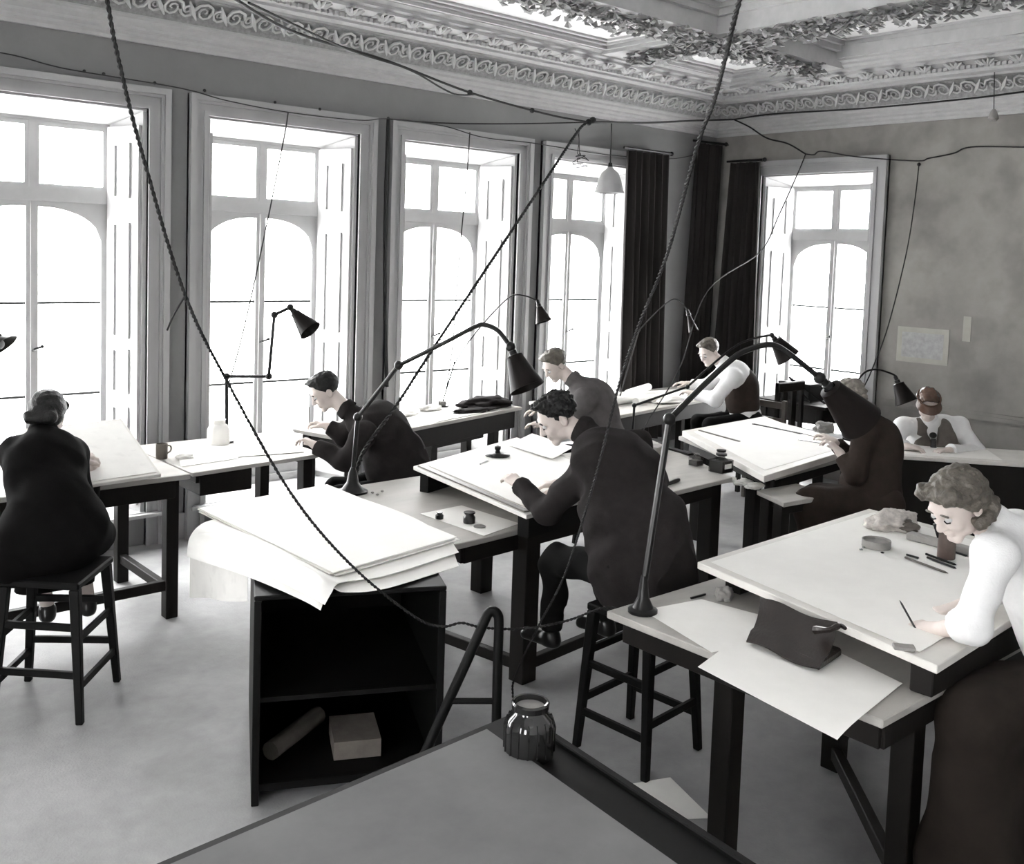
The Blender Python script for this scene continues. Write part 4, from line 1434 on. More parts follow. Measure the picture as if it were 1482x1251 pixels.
# leather wallet hanging from the board edge
wl0 = [az(1100, 868, .965), az(1212, 905, .965)]
wq = [az(1080, 930, .85), az(1186, 972, .85)]
gm = G()
N = 12
for s_ in (0, 1):
    for j in range(N + 1):
        for i in range(N + 1):
            u, v = i / N, j / N
            p = wl0[0].lerp(wl0[1], u).lerp(wq[0].lerp(wq[1], u), v)
            bul = math.sin(v * PI) * .025 - .012 * math.sin(u * PI)
            p = p + Vector((-.5, .2, .3)) * -bul * (1 if v < .7 else .4) + Vector((0, 0, .008 * math.sin(u * 7)))
            gm.v.append((p.x, p.y, max(p.z, .842) + s_ * .006))
M_ = (N + 1) ** 2
for s_ in (0, 1):
    for j in range(N):
        for i in range(N):
            a = s_ * M_ + j * (N + 1) + i
            gm.f.append((a, a + 1, a + N + 2, a + N + 1))
for i in range(N):
    for (a, st2) in ((i, 1), (N * (N + 1) + i, 1), (i * (N + 1), N + 1), (i * (N + 1) + N, N + 1)):
        gm.f.append((a, a + st2, a + st2 + M_, a + M_))
wal = empty('leather_case', wq[0], 'black leather case leaning open against the edge of the right foreground board', 'case')
gm.build('case_flap', M_LEATH, wal, smooth=True)
a, b, c_, d_ = az(1186, 972, .842), az(1218, 950, .842), az(1150, 925, .842), az(1090, 922, .842)
gm = G().prism([(q.x, q.y) for q in (a, b, c_, az(1084, 926, .842))], .03, Matrix.Translation((0, 0, .842)))
gm.build('case_body', M_LEATH, wal, bevel=.006)
G().tube(catmull([az(1180, 912, .95), az(1200, 912, .97), az(1215, 906, .975), az(1224, 910, .975)], 4), [.016, .014, .012, .01, .01, .01, .012, .012, .008, .008, .008, .008, .006], 6).build('case_tongue', M_LEATH, wal, smooth=True)
# items under the board on the left foreground table end
lump('small_bottle_cap', 'small dark object half under the right foreground board', az(1048, 868, .832), (.035, .035, .035), M_GREY, 'object', seed=5)
rodt('pencil', 'stub of pencil on the table under the raised board', az(1000, 866, .835), az(1022, 860, .835), .005, M_INK, 'pencil')

# window tables
zA_ = .881
jr = az(287, 652, zA_)
jr = Vector((-6.42, -.85, zA_))
jj = empty('white_jar', jr, 'big white jar standing in the light by the second window', 'jar')
G().lathe([(.07, 0), (.075, .01), (.075, .10), (.06, .13), (.045, .14), (.045, .165), (.05, .17), (0, .17)], jr, n=24).build('jar_body', M_PAPER, jj, smooth=True)
cp = az(234, 664, zA_)
cc = empty('tin_mug', cp, 'grey mug standing at the corner of the tilted board', 'mug')
G().lathe([(.034, 0), (.036, .004), (.036, .095), (.033, .096), (.032, .08), (0, .078)], cp, n=20).build('mug_body', M_VEST, cc, smooth=True)
G().tube(catmull([cp + Vector((.03, .01, .08)), cp + Vector((.065, .02, .07)), cp + Vector((.065, .02, .04)), cp + Vector((.03, .01, .025))], 4), .005, 6).build('handle', M_VEST, cc, smooth=True)
sheet('paper_sheet', 'loose sheet hanging over the front edge of the second window table', [xy(262, 676, zA_), xy(345, 664, zA_), xy(330, 640, zA_), xy(255, 650, zA_)], [zA_ + .001] * 4, m=M_PAPER)
sheet('paper_sheet', 'drawing sheet in front of the man at the z-shaped lamp', [xy(345, 662, zA_), xy(440, 655, zA_), xy(425, 625, zA_), xy(335, 632, zA_)], [zA_ + .003] * 4, m=M_PAPER)
lump('crumpled_paper', 'crumpled white paper on the second window table near the mug', az(268, 664, zA_), (.05, .035, .02), M_PAPER, 'paper', seed=12)
ddv, nnv = dd, nn
T0 = Vector((-5.55, -1.18))


def tcp(s, t, z=zA_):
    q = T0 + ddv * s + nnv * t
    return Vector((q.x, q.y, z))


lump('crumpled_paper', 'ball of crumpled paper on the heaped window table, furthest left', tcp(.55, .4), (.07, .05, .03), M_PAPERG, 'paper', seed=41)
bottle('dark bottle beside the crumpled paper on the heaped window table', tcp(.62, .5), .03, .10, 'ink_bottle')
bottle('brown bottle in the middle of the heaped window table', tcp(.85, .48), .035, .11, 'glue_bottle', M_GLASSB)
lump('crumpled_paper', 'rumpled tracing paper in the middle of the heaped window table', tcp(1.05, .42), (.12, .07, .025), M_PAPERG, 'paper', seed=42)
lump('crumpled_paper', 'rumpled paper at the right of the heaped window table', tcp(1.45, .45), (.10, .07, .03), M_PAPER, 'paper', seed=43)
sheet('paper_sheet', 'flat sheet along the front of the heaped window table', [tuple(tcp(.35, .03).xy), tuple(tcp(1.1, .03).xy), tuple(tcp(1.1, .4).xy), tuple(tcp(.35, .4).xy)], [zA_ + .001] * 4)
sheet('paper_sheet', 'second sheet overlapping on the heaped window table', [tuple(tcp(1.0, .02).xy), tuple(tcp(1.75, .05).xy), tuple(tcp(1.7, .38).xy), tuple(tcp(.98, .36).xy)], [zA_ + .004] * 4, m=M_PAPERG)
jt = Vector(tcp(1.7, .52))
jx = empty('small_tin', jt, 'small grey tin behind the cone shade of the large middle lamp', 'tin')
G().lathe([(.035, 0), (.037, .003), (.037, .045), (0, .047)], jt, n=18).build('tin_body', M_GREY, jx, smooth=True)
lump('folded_jacket', 'dark jacket thrown down at the right end of the heaped window table', tcp(1.95, .22), (.26, .14, .06), M_JACK, 'jacket', seed=51)
lump('folded_scarf', 'dark cloth lying left of the thrown-down jacket', tcp(1.62, .12), (.2, .06, .025), M_JACK, 'cloth', seed=52)
# far window table: rolled and folded drawings
zF = .861
for i, (x, y, dx, dy, r_) in enumerate(((-2.6, -.9, .75, .1, .04), (-2.5, -.75, .8, -.1, .045), (-2.3, -.98, .7, .22, .035), (-2.0, -.6, .6, .25, .04))):
    lab = ('rolled drawing nearest the man in the grey jacket on the far window table', 'rolled drawing lying second on the far window table', 'thin rolled drawing at the front of the far window table', 'rolled drawing at the back of the far window table')[i]
    top(G().tube([(x, y, zF + r_), (x + dx, y + dy, zF + r_)], r_, 12), 'paper_roll', M_PAPERG, lab, 'paper roll', smooth=True)
lump('paper_pile', 'rumpled pile of drawings at the left of the far window table', (-2.75, -.6, zF), (.25, .18, .06), M_PAPER, 'papers', seed=61)
lump('paper_pile', 'loose rumpled drawings in front of the far seated man', (-1.75, -.95, zF), (.3, .15, .05), M_PAPER, 'papers', seed=62)
sheet('paper_sheet', 'large sheet on the far window table under the resting arms', [(-1.6, -1.05), (-.95, -.92), (-.98, -.4), (-1.65, -.45)], [zF + .002] * 4)
# side desk
bx_ = empty('dark_box', (-.5, -1.6, .882), 'small dark box on the desk below the end window', 'box')
G().box(-.66, -.36, -1.8, -1.45, .882, 1.03).build('box_body', M_WOODB, bx_, bevel=.006)
G().box(-.67, -.35, -1.81, -1.44, 1.031, 1.055).build('box_lid', M_WOODB, bx_, bevel=.006)
# table of the man with the eyeshade
sheet('paper_sheet', 'bright sheet under the hands of the man with the eyeshade', [(-2.08, -3.27), (-1.45, -4.02), (-1.12, -3.76), (-1.72, -3.02)], [.7815] * 4)

# pickle jar on the foreground desk
jp = az(765, 1094, .682)
gj = empty('glass_jar', jp, 'wide-mouthed dark glass jar standing on the foreground desk corner', 'jar')
gm = G().lathe([(.072, 0), (.078, .006), (.079, .10), (.072, .125), (.052, .142), (.05, .15), (.058, .154), (.060, .172), (.056, .178), (.05, .176), (.046, .15), (.068, .12), (.073, .1), (.073, .012), (0, .01)], jp, n=32, closed=True)
gm.build('jar_glass', mat('dark_jar_glass', g(.12), .08, spec=.8), gj, smooth=True)
G().lathe([(.0, .155), (.045, .155), (.047, .16), (0, .166)], jp, n=20).build('jar_contents', M_GREY, gj, smooth=True)
for k in range(16):
    a = k / 16 * 2 * PI
    G().tube([jp + Vector((math.cos(a) * .0785, math.sin(a) * .0785, .02)), jp + Vector((math.cos(a) * .0795, math.sin(a) * .0795, .10)), jp + Vector((math.cos(a) * .070, math.sin(a) * .070, .128))], .0035, 5).build('jar_rib', MATS['dark_jar_glass'], gj, smooth=True)

# ================================================================== PEOPLE
import openvdb


def smin(a, b, k):
    h = np.clip(.5 + .5 * (b - a) / k, 0, 1)
    return b * (1 - h) + a * h - k * h * (1 - h)


class Field:
    """signed-distance modelling on a grid, turned into one continuous skin"""

    def __init__(s, lo, hi, vox):
        s.vox = vox
        s.lo = np.array(lo, np.float32)
        s.n = np.ceil((np.array(hi) - s.lo) / vox).astype(int) + 1
        s.D = np.full(s.n, .2, np.float32)

    def region(s, lo, hi):
        a = np.clip(np.floor((np.array(lo) - s.lo) / s.vox).astype(int), 0, s.n)
        b = np.clip(np.ceil((np.array(hi) - s.lo) / s.vox).astype(int) + 1, 0, s.n)
        if (b <= a).any(): return None
        ax_ = [np.arange(a[i], b[i], dtype=np.float32) * s.vox + s.lo[i] for i in range(3)]
        X, Y, Z = np.meshgrid(*ax_, indexing='ij', sparse=True)
        return (slice(a[0], b[0]), slice(a[1], b[1]), slice(a[2], b[2])), X, Y, Z

    def put(s, sl, d, k, op):
        if op == 'add':
            s.D[sl] = smin(s.D[sl], d, k)
        else:
            s.D[sl] = -smin(-s.D[sl], d, k)

    def cap(s, a, b, ra, rb, k=.02, op='add'):
        a, b = np.array(a, float), np.array(b, float)
        m = max(ra, rb) + k + 3 * s.vox
        r = s.region(np.minimum(a, b) - m, np.maximum(a, b) + m)
        if r is None: return
        sl, X, Y, Z = r
        d = b - a
        L = max(float(d @ d), 1e-9)
        h = np.clip(((X - a[0]) * d[0] + (Y - a[1]) * d[1] + (Z - a[2]) * d[2]) / L, 0, 1)
        q = np.sqrt((X - a[0] - h * d[0]) ** 2 + (Y - a[1] - h * d[1]) ** 2 + (Z - a[2] - h * d[2]) ** 2) - (ra + (rb - ra) * h)
        s.put(sl, q.astype(np.float32), k, op)

    def ell(s, c, M, r, k=.02, op='add'):
        """M: 3x3 rows are the ellipsoid's axes"""
        c = np.array(c, float)
        m = max(r) + k + 3 * s.vox
        R_ = s.region(c - m, c + m)
        if R_ is None: return
        sl, X, Y, Z = R_
        x, y, z = X - c[0], Y - c[1], Z - c[2]
        u = [(x * M[i][0] + y * M[i][1] + z * M[i][2]) for i in range(3)]
        k0 = np.sqrt(sum((u[i] / r[i]) ** 2 for i in range(3)))
        k1 = np.sqrt(sum((u[i] / r[i] ** 2) ** 2 for i in range(3))) + 1e-9
        s.put(sl, (k0 * (k0 - 1) / k1).astype(np.float32), k, op)

    def plane(s, c, n, k=.004, lo=None, hi=None):
        """cut away what lies on the n side of c (inside lo..hi)"""
        R_ = s.region(lo if lo is not None else s.lo, hi if hi is not None else s.lo + s.n * s.vox)
        if R_ is None: return
        sl, X, Y, Z = R_
        d = (X - c[0]) * n[0] + (Y - c[1]) * n[1] + (Z - c[2]) * n[2]
        s.D[sl] = np.maximum(s.D[sl], d.astype(np.float32))

    def folds(s, amp, f=1., seed=0.):
        sl, X, Y, Z = s.region(s.lo, s.lo + s.n * s.vox)
        w = 1.1 * np.abs(np.sin(9 * f * X + 13 * f * Z + 2.4 * np.sin(7 * f * Y + seed) + seed)) - .6 + .9 * np.sin(17 * f * X + 2.2 * np.sin(9 * f * Z + seed) + seed) * np.sin(21 * f * Z + 2.0 * np.sin(8 * f * Y + seed)) + .6 * np.sin(34 * f * Y + 2.5 * np.sin(15 * f * X - seed)) * np.sin(29 * f * Z + 13 * X)
        s.D += (amp * w).astype(np.float32)

    def curls(s, amp, f):
        sl, X, Y, Z = s.region(s.lo, s.lo + s.n * s.vox)
        w = np.sin(f * X + 2.5 * np.sin(f * .6 * Z)) * np.sin(f * Y + 2.5 * np.sin(f * .5 * X)) + np.sin(f * 1.1 * Z + 2 * np.sin(f * .7 * Y))
        s.D += (amp * w).astype(np.float32)

    def mesh(s, name, m, parent, adapt=.0):
        bg = s.vox * 3
        gr = openvdb.FloatGrid(bg)
        gr.copyFromArray(np.clip(s.D, -bg, bg))
        pts, tri, quad = gr.convertToPolygons(isovalue=0., adaptivity=adapt)
        pts = pts * s.vox + s.lo
        me = bpy.data.meshes.new(name)
        f = [tuple(map(int, reversed(t))) for t in tri] + [tuple(map(int, reversed(q))) for q in quad]
        me.from_pydata(pts.tolist(), [], f)
        me.polygons.foreach_set('use_smooth', [True] * len(me.polygons))
        me.materials.append(m)
        me.update()
        o = bpy.data.objects.new(name, me)
        COL.objects.link(o)
        o.parent = parent
        o.matrix_parent_inverse = wmat(parent).inverted()
        return o


def basis(fwd, up):
    f = Vector(fwd).normalized()
    r = f.cross(Vector(up)).normalized()
    u = r.cross(f).normalized()
    return r, f, u


def hand(F, wr, d, pn, curl=.5, side=1, sc=1., spread=0.):
    """palm with four separate fingers and a thumb; d towards the knuckles, pn out of the palm, side +1 when the thumb lies on +lat"""
    d = d.normalized()
    pn = (pn - d * pn.dot(d)).normalized()
    lat = d.cross(pn) * side
    k = .006
    F.cap(wr, wr + d * .03, .026 * sc, .024 * sc, .015)
    for i, (o, L, r) in enumerate(((.028, .90, .0088), (.009, 1.0, .0092), (-.010, .95, .0088), (-.028, .76, .0078))):
        kn = wr + d * (.088 - .004 * abs(i - 1)) * sc + lat * o * sc * 1.05
        F.cap(wr + lat * o * .6 * sc + d * .015, kn, .015 * sc, .0125 * sc, .012)
        p, q = kn, d
        a = 0
        for j, seg in enumerate((.043, .027, .021)):
            a += curl * (.75, 1.0, .7)[j]
            q = (d * math.cos(a) + pn * math.sin(a) + lat * (o * 2.2 * spread)).normalized()
            p2 = p + q * seg * L * sc
            F.cap(p, p2, r * sc * (1 - .07 * j), r * sc * (1 - .07 * (j + 1)), k)
            p = p2
    t0 = wr + d * .022 * sc + lat * .026 * sc
    t1 = t0 + (d * .6 + lat * .55 + pn * .35).normalized() * .042 * sc
    t2 = t1 + (d * .85 + lat * .05 + pn * .45).normalized() * .032 * sc
    t3 = t2 + (d * .85 - lat * .25 + pn * .4).normalized() * .026 * sc
    F.cap(t0, t1, .016 * sc, .0125 * sc, .012)
    F.cap(t1, t2, .0115 * sc, .0105 * sc, k)
    F.cap(t2, t3, .0105 * sc, .0085 * sc, k)


def person(label, J, fwd, hf, hu=(0, 0, 1), top_m=M_JACK, hair_m=M_HAIRD, hair='short', legs='trousers', leg_m=M_TROU, vox=.0075, cloth='jacket', skin_m=M_SKIN, sleeve=1., name='person', build=1., hair_len=0.,
           group=None, lean=0., folds=.0035, seed=0., sleeve_m=None, curls=(.0022, 120), hem=None, face=True, drop=.20, flare=.0):
    """J: world joints pv nk hd shL shR elL elR wrL wrR knL knR anL anR, handL/handR (dir, palm, curl)"""
    J = {k: (Vector(v) if not isinstance(v, tuple) or len(v) == 3 and not isinstance(v[0], Vector) else v) for k, v in J.items()}
    pv, nk, hd = J['pv'], J['nk'], J['hd']
    root = empty(name, (pv.x, pv.y, 0), label, 'person', group)
    up = (nk - pv).normalized()
    r, f, u = basis(fwd, up)                        # r: the person's right
    f = up.cross(r) * -1 if up.cross(r).dot(Vector(fwd)) < 0 else up.cross(r)
    B = build
    shR = J.get('shR', nk + r * .175 * B - up * .045 + f * .02)
    shL = J.get('shL', nk - r * .175 * B - up * .045 + f * .02)
    lat = (shR - shL).normalized()
    chest = pv.lerp(nk, .66) - f * .045 * (1 + lean)
    belly = pv.lerp(nk, .3) - f * .015 * (1 + lean)
    hr, hfv, huv = basis(hf, hu)
    Hf = lambda x, y, z: hd + hr * x + hfv * y + huv * z
    HM = [list(hr), list(hfv), list(huv)]
    TM = [list(lat), list(lat.cross(up).normalized()), list(up)]
    hipR, hipL = pv + r * .09 * B - up * .02, pv - r * .09 * B - up * .02
    knR, knL = J.get('knR', hipR + Vector(fwd).normalized() * .42 - Vector((0, 0, .06))), J.get('knL', hipL + Vector(fwd).normalized() * .42 - Vector((0, 0, .06)))
    anR, anL = J.get('anR', knR - Vector((0, 0, .40)) - Vector(fwd).normalized() * .06), J.get('anL', knL - Vector((0, 0, .40)) - Vector(fwd).normalized() * .06)
    elR, elL, wrR, wrL = J['elR'], J['elL'], J['wrR'], J['wrL']
    allp = [pv, nk, hd + Vector((0, 0, .16)), hd - Vector((.13, .13, .1)), hd + Vector((.13, .13, 0)), shR, shL, elR, elL, wrR, wrL, knR, knL, anR, anL]
    lo = [min(p[i] for p in allp) - .22 for i in range(3)]
    hi = [max(p[i] for p in allp) + .22 for i in range(3)]
    lo[2] = max(lo[2], -.01)
    F = Field(lo, hi, vox)
    # body: one continuous figure
    F.ell(chest, TM, (.145 * B, .095 * B, .19), .05)
    F.ell(belly, TM, (.13 * B, .09 * B, .17), .05)
    F.ell(pv, TM, (.15 * B, .10 * B, .11), .05)
    F.cap(shL, shR, .055, .055, .05)
    F.cap(nk - up * .05, Hf(0, -.02, -.05), .058, .05, .04)
    for a, b, c_ in ((shL, elL, wrL), (shR, elR, wrR)):
        F.cap(a, b, .047, .038, .03)
        F.cap(b, c_, .040, .025, .02)
    for a, b, c_ in ((hipL, knL, anL), (hipR, knR, anR)):
        F.cap(a, b, .078, .052, .04)
        F.cap(b, c_, .05, .034, .03)
    # head
    F.ell(Hf(0, -.012, .032), HM, (.074, .094, .082), .02)
    F.ell(Hf(0, .03, -.03), HM, (.058, .060, .085), .03)
    F.cap(Hf(-.032, .028, -.075), Hf(.032, .028, -.075), .026, .026, .02)
    F.cap(Hf(-.012, .072, -.102), Hf(.012, .072, -.102), .018, .018, .02)
    F.cap(Hf(-.034, .078, .026), Hf(.034, .078, .026), .012, .012, .02)
    F.cap(Hf(0, .086, .012), Hf(0, .108, -.030), .008, .013, .012)
    for s in (-1, 1):
        F.ell(Hf(s * .012, .098, -.034), HM, (.009, .010, .008), .006)
        F.ell(Hf(s * .036, .066, -.032), HM, (.022, .02, .022), .02)
        F.ell(Hf(s * .031, .103, .002), HM, (.016, .014, .011), .008, 'sub')
        F.ell(Hf(s * .077, -.008, -.012), HM, (.010, .021, .032), .008)
        F.ell(Hf(s * .084, -.004, -.010), HM, (.006, .011, .018), .004, 'sub')
    F.cap(Hf(-.017, .088, -.062), Hf(.017, .088, -.062), .007, .007, .006)
    F.cap(Hf(-.014, .086, -.073), Hf(.014, .086, -.073), .0075, .0075, .004)
    for sd, w_, e_ in ((-1, wrL, elL), (1, wrR, elR)):
        hk = J.get('handL' if sd < 0 else 'handR')
        d_ = (w_ - e_).normalized()
        pn_, cu, sp = Vector((0, 0, -1)), .45, .2
        if hk is not None:
            d_, pn_, cu = Vector(hk[0]), Vector(hk[1]), hk[2]
        # thumb on the inner side when palm faces down
        s2 = 1 if (d_.cross(pn_)).dot(r * -sd) > 0 else -1
        hand(F, w_, d_, pn_, cu, s2, 1.0, .3)
    body = F.mesh('body', skin_m, root, .0)
    # eyes
    if face:
        for s in (-1, 1):
            G().ball(Hf(s * .031, .080, .001), .0125, 8).build('eye', MATS.setdefault('eye_white', mat('eye_white', g(.75), .3)), root, smooth=True)
            G().tube([Hf(s * .031 - .013, .0895, -.002), Hf(s * .031, .0935, -.006), Hf(s * .031 + .013, .0895, -.002)], .0032, 5).build('eyelash', M_EYE, root)
            G().tube([Hf(s * .031 - .018, .0895, .024), Hf(s * .031, .094, .030), Hf(s * .031 + .018, .088, .026)], .0042, 5).build('eyebrow', hair_m, root, smooth=True)
    # hair
    F = Field([hd[i] - .2 for i in range(3)], [hd[i] + .2 for i in range(3)], max(.0045, vox * .7))
    F.ell(Hf(0, -.018, .040), HM, (.084, .104, .088), .02)
    if hair == 'short':
        F.ell(Hf(.01, .045, .098), HM, (.055, .045, .022), .03)
    else:
        F.ell(Hf(0, -.04, .0), HM, (.088, .092, .10), .03)
    a_ = hfv * .82 - huv * .57
    F.plane(Hf(0, .03, .03) if hair == 'short' else Hf(0, .035, .028), a_, 0)
    F.plane(Hf(0, 0, -.072 - hair_len), -huv, 0)
    if hair == 'rolled':                                # rolls of hair round the nape and over the brow
        for i in range(9):
            a0, a1 = R(-200 + i * 24.5), R(-200 + (i + 1) * 24.5)
            p = lambda a, zz: Hf(math.cos(a) * .083, math.sin(a) * .088 - .022, zz)
            F.cap(p(a0, -.06), p(a1, -.06), .026, .026, .008)
        F.cap(Hf(-.055, .055, .085), Hf(.055, .055, .085), .030, .028, .012)
        F.cap(Hf(-.07, .02, .05), Hf(-.055, .055, .085), .022, .028, .012)
        F.cap(Hf(.07, .02, .05), Hf(.055, .055, .085), .022, .028, .012)
    if hair == 'scarf':
        F.cap(Hf(-.03, .088, .075), Hf(.035, .092, .072), .034, .034, .012)
        F.cap(Hf(-.05, -.11, -.045), Hf(.05, -.11, -.045), .034, .034, .015)
    F.curls(*curls)
    F.mesh('hair', hair_m, root)
    # upper clothing
    vc = vox * 1.15
    F = Field(lo, hi, vc)
    t = .016
    bk = 1.0 if cloth in ('blouse', 'shirt') else 1.10
    F.ell(chest, TM, (.165 * B * bk + t, .118 * B * bk + t, .21), .08)
    F.ell(belly, TM, (.150 * B * bk + t, .112 * B * bk + t, .20), .08)
    F.ell(pv + up * .02, TM, (.160 * B * bk + t, .118 * B * bk + t, .13), .06)
    if cloth == 'jacket':                               # jacket skirts over the hips
        F.cap(pv + up * .16, pv - up * .05, .135 * B, .165 * B, .06)
    F.cap(shL, shR, .076, .076, .07)
    F.cap(nk - up * .04, nk.lerp(hd, .20), .082, .066, .05)
    if hem:                                             # long skirts of a coat
        for q in hem:
            F.cap(q[0], q[1], q[2], q[3], .12)
    sw = .012 if cloth != 'blouse' else .02
    for a, b, c_ in ((shL, elL, wrL), (shR, elR, wrR)):
        kb = .78 if cloth == 'blouse' else 1
        F.cap(a, b, (.066 + sw * .5) * kb, (.056 + sw) * kb, .04)
        e2 = b.lerp(c_, sleeve if sleeve < 1 else .93)
        F.cap(b, e2, (.053 + sw) * kb, (.040 + sw) * (kb if kb == 1 else .95), .03)
    F.folds(folds, 1., seed)
    # cut the cuffs square and open the neck
    for b, c_ in ((elL, wrL), (elR, wrR)):
        d_ = (c_ - b).normalized()
        e2 = b.lerp(c_, sleeve if sleeve < 1 else .95)
        mm = .115 if cloth == 'blouse' else .075
        if cloth == 'blouse': e2 = e2 - d_ * .01
        F.plane(e2, d_, 0, [e2[i] + d_[i] * .05 - mm for i in range(3)], [e2[i] + d_[i] * .05 + mm for i in range(3)])
    nd = (hd - nk).normalized()
    e2 = nk.lerp(hd, .42)
    F.plane(e2, nd, 0, [e2[i] - .095 for i in range(3)], [e2[i] + .095 for i in range(3)])
    o = F.mesh(cloth, top_m, root)
    # collar
    cpos_ = nk.lerp(hd, .26)
    cu_, cw_ = frame_of(nd)
    if cloth != 'blouse':
      gm = G()
      gm.lathe([(.074, -.02), (.070, .022), (.064, .03), (.060, .026), (.064, -.02)], cpos_, nd, n=24, closed=True)
      gm.build('collar', sleeve_m or top_m, root, smooth=True)
    # lower clothing
    F = Field([lo[0], lo[1], lo[2]], [hi[0], hi[1], pv.z + .25], vc * 1.15)
    F.ell(pv, TM, (.165 * B, .125 * B, .12), .05)
    if legs == 'skirt':
        m1, m2 = (hipL + hipR) / 2, (knL + knR) / 2
        for a, b in ((hipL, knL), (hipR, knR), (m1, m2)):
            F.cap(a, b, .125, .095, .09)
        dn = Vector((0, 0, -drop)) - Vector(fwd).normalized() * .02
        F.cap(knL, knL + dn, .09, .085 + flare, .1)
        F.cap(knR, knR + dn, .09, .085 + flare, .1)
        F.cap(m2, m2 + dn, .09, .085 + flare, .1)
        F.folds(folds * 2, .6, seed + 1)
        F.plane(m2 + dn, Vector((0, 0, -1)), 0)
        F.mesh('skirt', leg_m, root)
    else:
        for a, b, c_ in ((hipL, knL, anL), (hipR, knR, anR)):
            F.cap(a, b, .095, .068, .05)
            F.cap(b, c_, .068, .052, .03)
        F.folds(folds * 1.3, 1., seed + 1)
        F.plane(Vector((0, 0, min(anL.z, anR.z) + .01)), Vector((0, 0, -1)), 0)
        F.mesh('trousers', leg_m, root)
    for a in (anL, anR):
        fd = Vector(fwd)
        fd.z = 0
        fd.normalize()
        s_ = Field([a[i] - .3 for i in range(3)], [a[i] + .3 for i in range(3)], .01)
        s_.cap(a - Vector((0, 0, .02)), a - Vector((0, 0, .045)), .045, .042, .02)
        s_.cap(a - Vector((0, 0, .05)) - fd * .02, a - Vector((0, 0, .055)) + fd * .15, .036, .034, .02)
        s_.plane(a - Vector((0, 0, .08)), Vector((0, 0, -1)), 0)
        s_.mesh('shoe', M_SHOE, root)
    return root, dict(Hf=Hf, shL=shL, shR=shR, r=r, f=f, up=up, lat=lat, chest=chest, belly=belly, hr=hr, hf=hfv, hu=huv, TM=TM)


def pencil_in(root, p, d, m=M_INK, L=.15):
    d = Vector(d).normalized()
    o = top(G().tube([Vector(p) - d * L * .35, Vector(p) + d * L * .55, Vector(p) + d * L * .65], [.0038, .0038, .001], 6), 'pencil', m, root, 'pencil')
    return o


D3 = Vector((0, 0, -1))
# --- the woman in black at the first window (seen from behind)
pv = Vector((-7.90, -2.22, .77))
nk = ad(60, 633, 5.12)
hd = ad(70, 600, 5.22)
shR, shL = ad(104, 655, 5.2), ad(22, 655, 5.05)
elR = ad(124, 752, 5.42)
wrR = ad(131, 690, 5.62)
fw1 = Vector((.25, .97, 0))
r_, I = person('woman in a black coat seen from behind, sitting at the first window', dict(pv=pv, nk=nk, hd=hd, shR=shR, shL=shL, elR=elR, wrR=wrR, elL=ad(35, 740, 5.35), wrL=ad(112, 668, 5.55),
               knR=pv + Vector((.24, .40, -.05)), knL=pv + Vector((.02, .42, -.05)), anR=pv + Vector((.30, .42, -.47)), anL=pv + Vector((.1, .45, -.47)),
               handR=(ad(143, 650, 5.66) - ad(131, 690, 5.62), Vector((-.6, .3, -.6)), .9), handL=(Vector((.75, .4, .1)), D3, .7)),
               fw1, (.55, .8, -.45), top_m=M_JACKB, hair='scarf', legs='skirt', leg_m=M_JACKB, vox=.007, cloth='coat', hair_len=.03, sleeve=.86, build=1.0, seed=2., folds=.004,
               hem=[(pv + Vector((0, 0, .2)), pv + Vector((0, 0, .02)), .14, .20), (pv + Vector((-.16, -.03, .04)), pv + Vector((-.20, -.05, -.06)), .12, .10), (pv + Vector((.14, .03, .06)), pv + Vector((.24, .10, -.03)), .12, .09)], drop=.3, curls=(.0015, 90))
pencil_in('thin pencil in the hand of the woman in black', ad(122, 662, 5.62), ad(112, 640, 5.6) - ad(128, 675, 5.66), M_EDGE)

# --- the man at the z-shaped lamp
pv = ad(580, 700, 6.85)
nk = ad(513, 602, 6.72)
hd = ad(470, 566, 6.75)
fw2 = Vector((-.93, .36, 0))
r_, I = person('man in dark jacket bending left over the table at the z-shaped lamp', dict(pv=pv, nk=nk, hd=hd, shL=ad(528, 628, 6.5), shR=ad(520, 606, 6.92), elL=ad(500, 668, 6.5), wrL=ad(456, 645, 6.58), elR=ad(498, 630, 6.95), wrR=ad(474, 618, 6.95),
               knL=pv + Vector((-.42, .08, -.04)), knR=pv + Vector((-.36, .26, -.04)), anL=pv + Vector((-.38, .08, -.48)), anR=pv + Vector((-.3, .3, -.48)),
               handL=(ad(436, 633, 6.62) - ad(456, 645, 6.58), Vector((-.2, .1, -1)), .7), handR=(ad(450, 607, 7.0) - ad(474, 618, 6.95), Vector((-.2, .1, -1)), .7)),
               fw2, (-.85, .25, -.60), top_m=M_JACK, vox=.0075, seed=.6, lean=1.3, build=1.22, folds=.006,
               hem=[(pv + Vector((.02, 0, .2)), pv + Vector((.05, -.02, -.02)), .15, .18)])
pencil_in('pencil held upright by the man at the z-shaped lamp', ad(447, 604, 7.0), (0, 0, 1), M_EDGE, .12)

# --- the man in the grey jacket by the third window
pv = ad(882, 652, 7.8)
nk = ad(838, 556, 7.78)
hd = ad(803, 528, 7.8)
r_, I = person('man in light grey jacket stooping left between the lamp shade and the dark curtain', dict(pv=pv, nk=nk, hd=hd, shL=ad(846, 578, 7.6), shR=ad(842, 562, 7.98), elL=ad(822, 620, 7.6), wrL=ad(786, 615, 7.7), elR=ad(812, 590, 8.05), wrR=ad(785, 592, 8.1),
               knL=pv + Vector((-.42, .1, -.04)), knR=pv + Vector((-.36, .28, -.04)), anL=pv + Vector((-.38, .1, -.48)), anR=pv + Vector((-.3, .3, -.48))),
               (-.95, .3, 0), (-.8, .15, -.62), top_m=M_JACKG, vox=.0085, seed=1.3, lean=.6, hair_m=M_HAIRB, build=1.08)

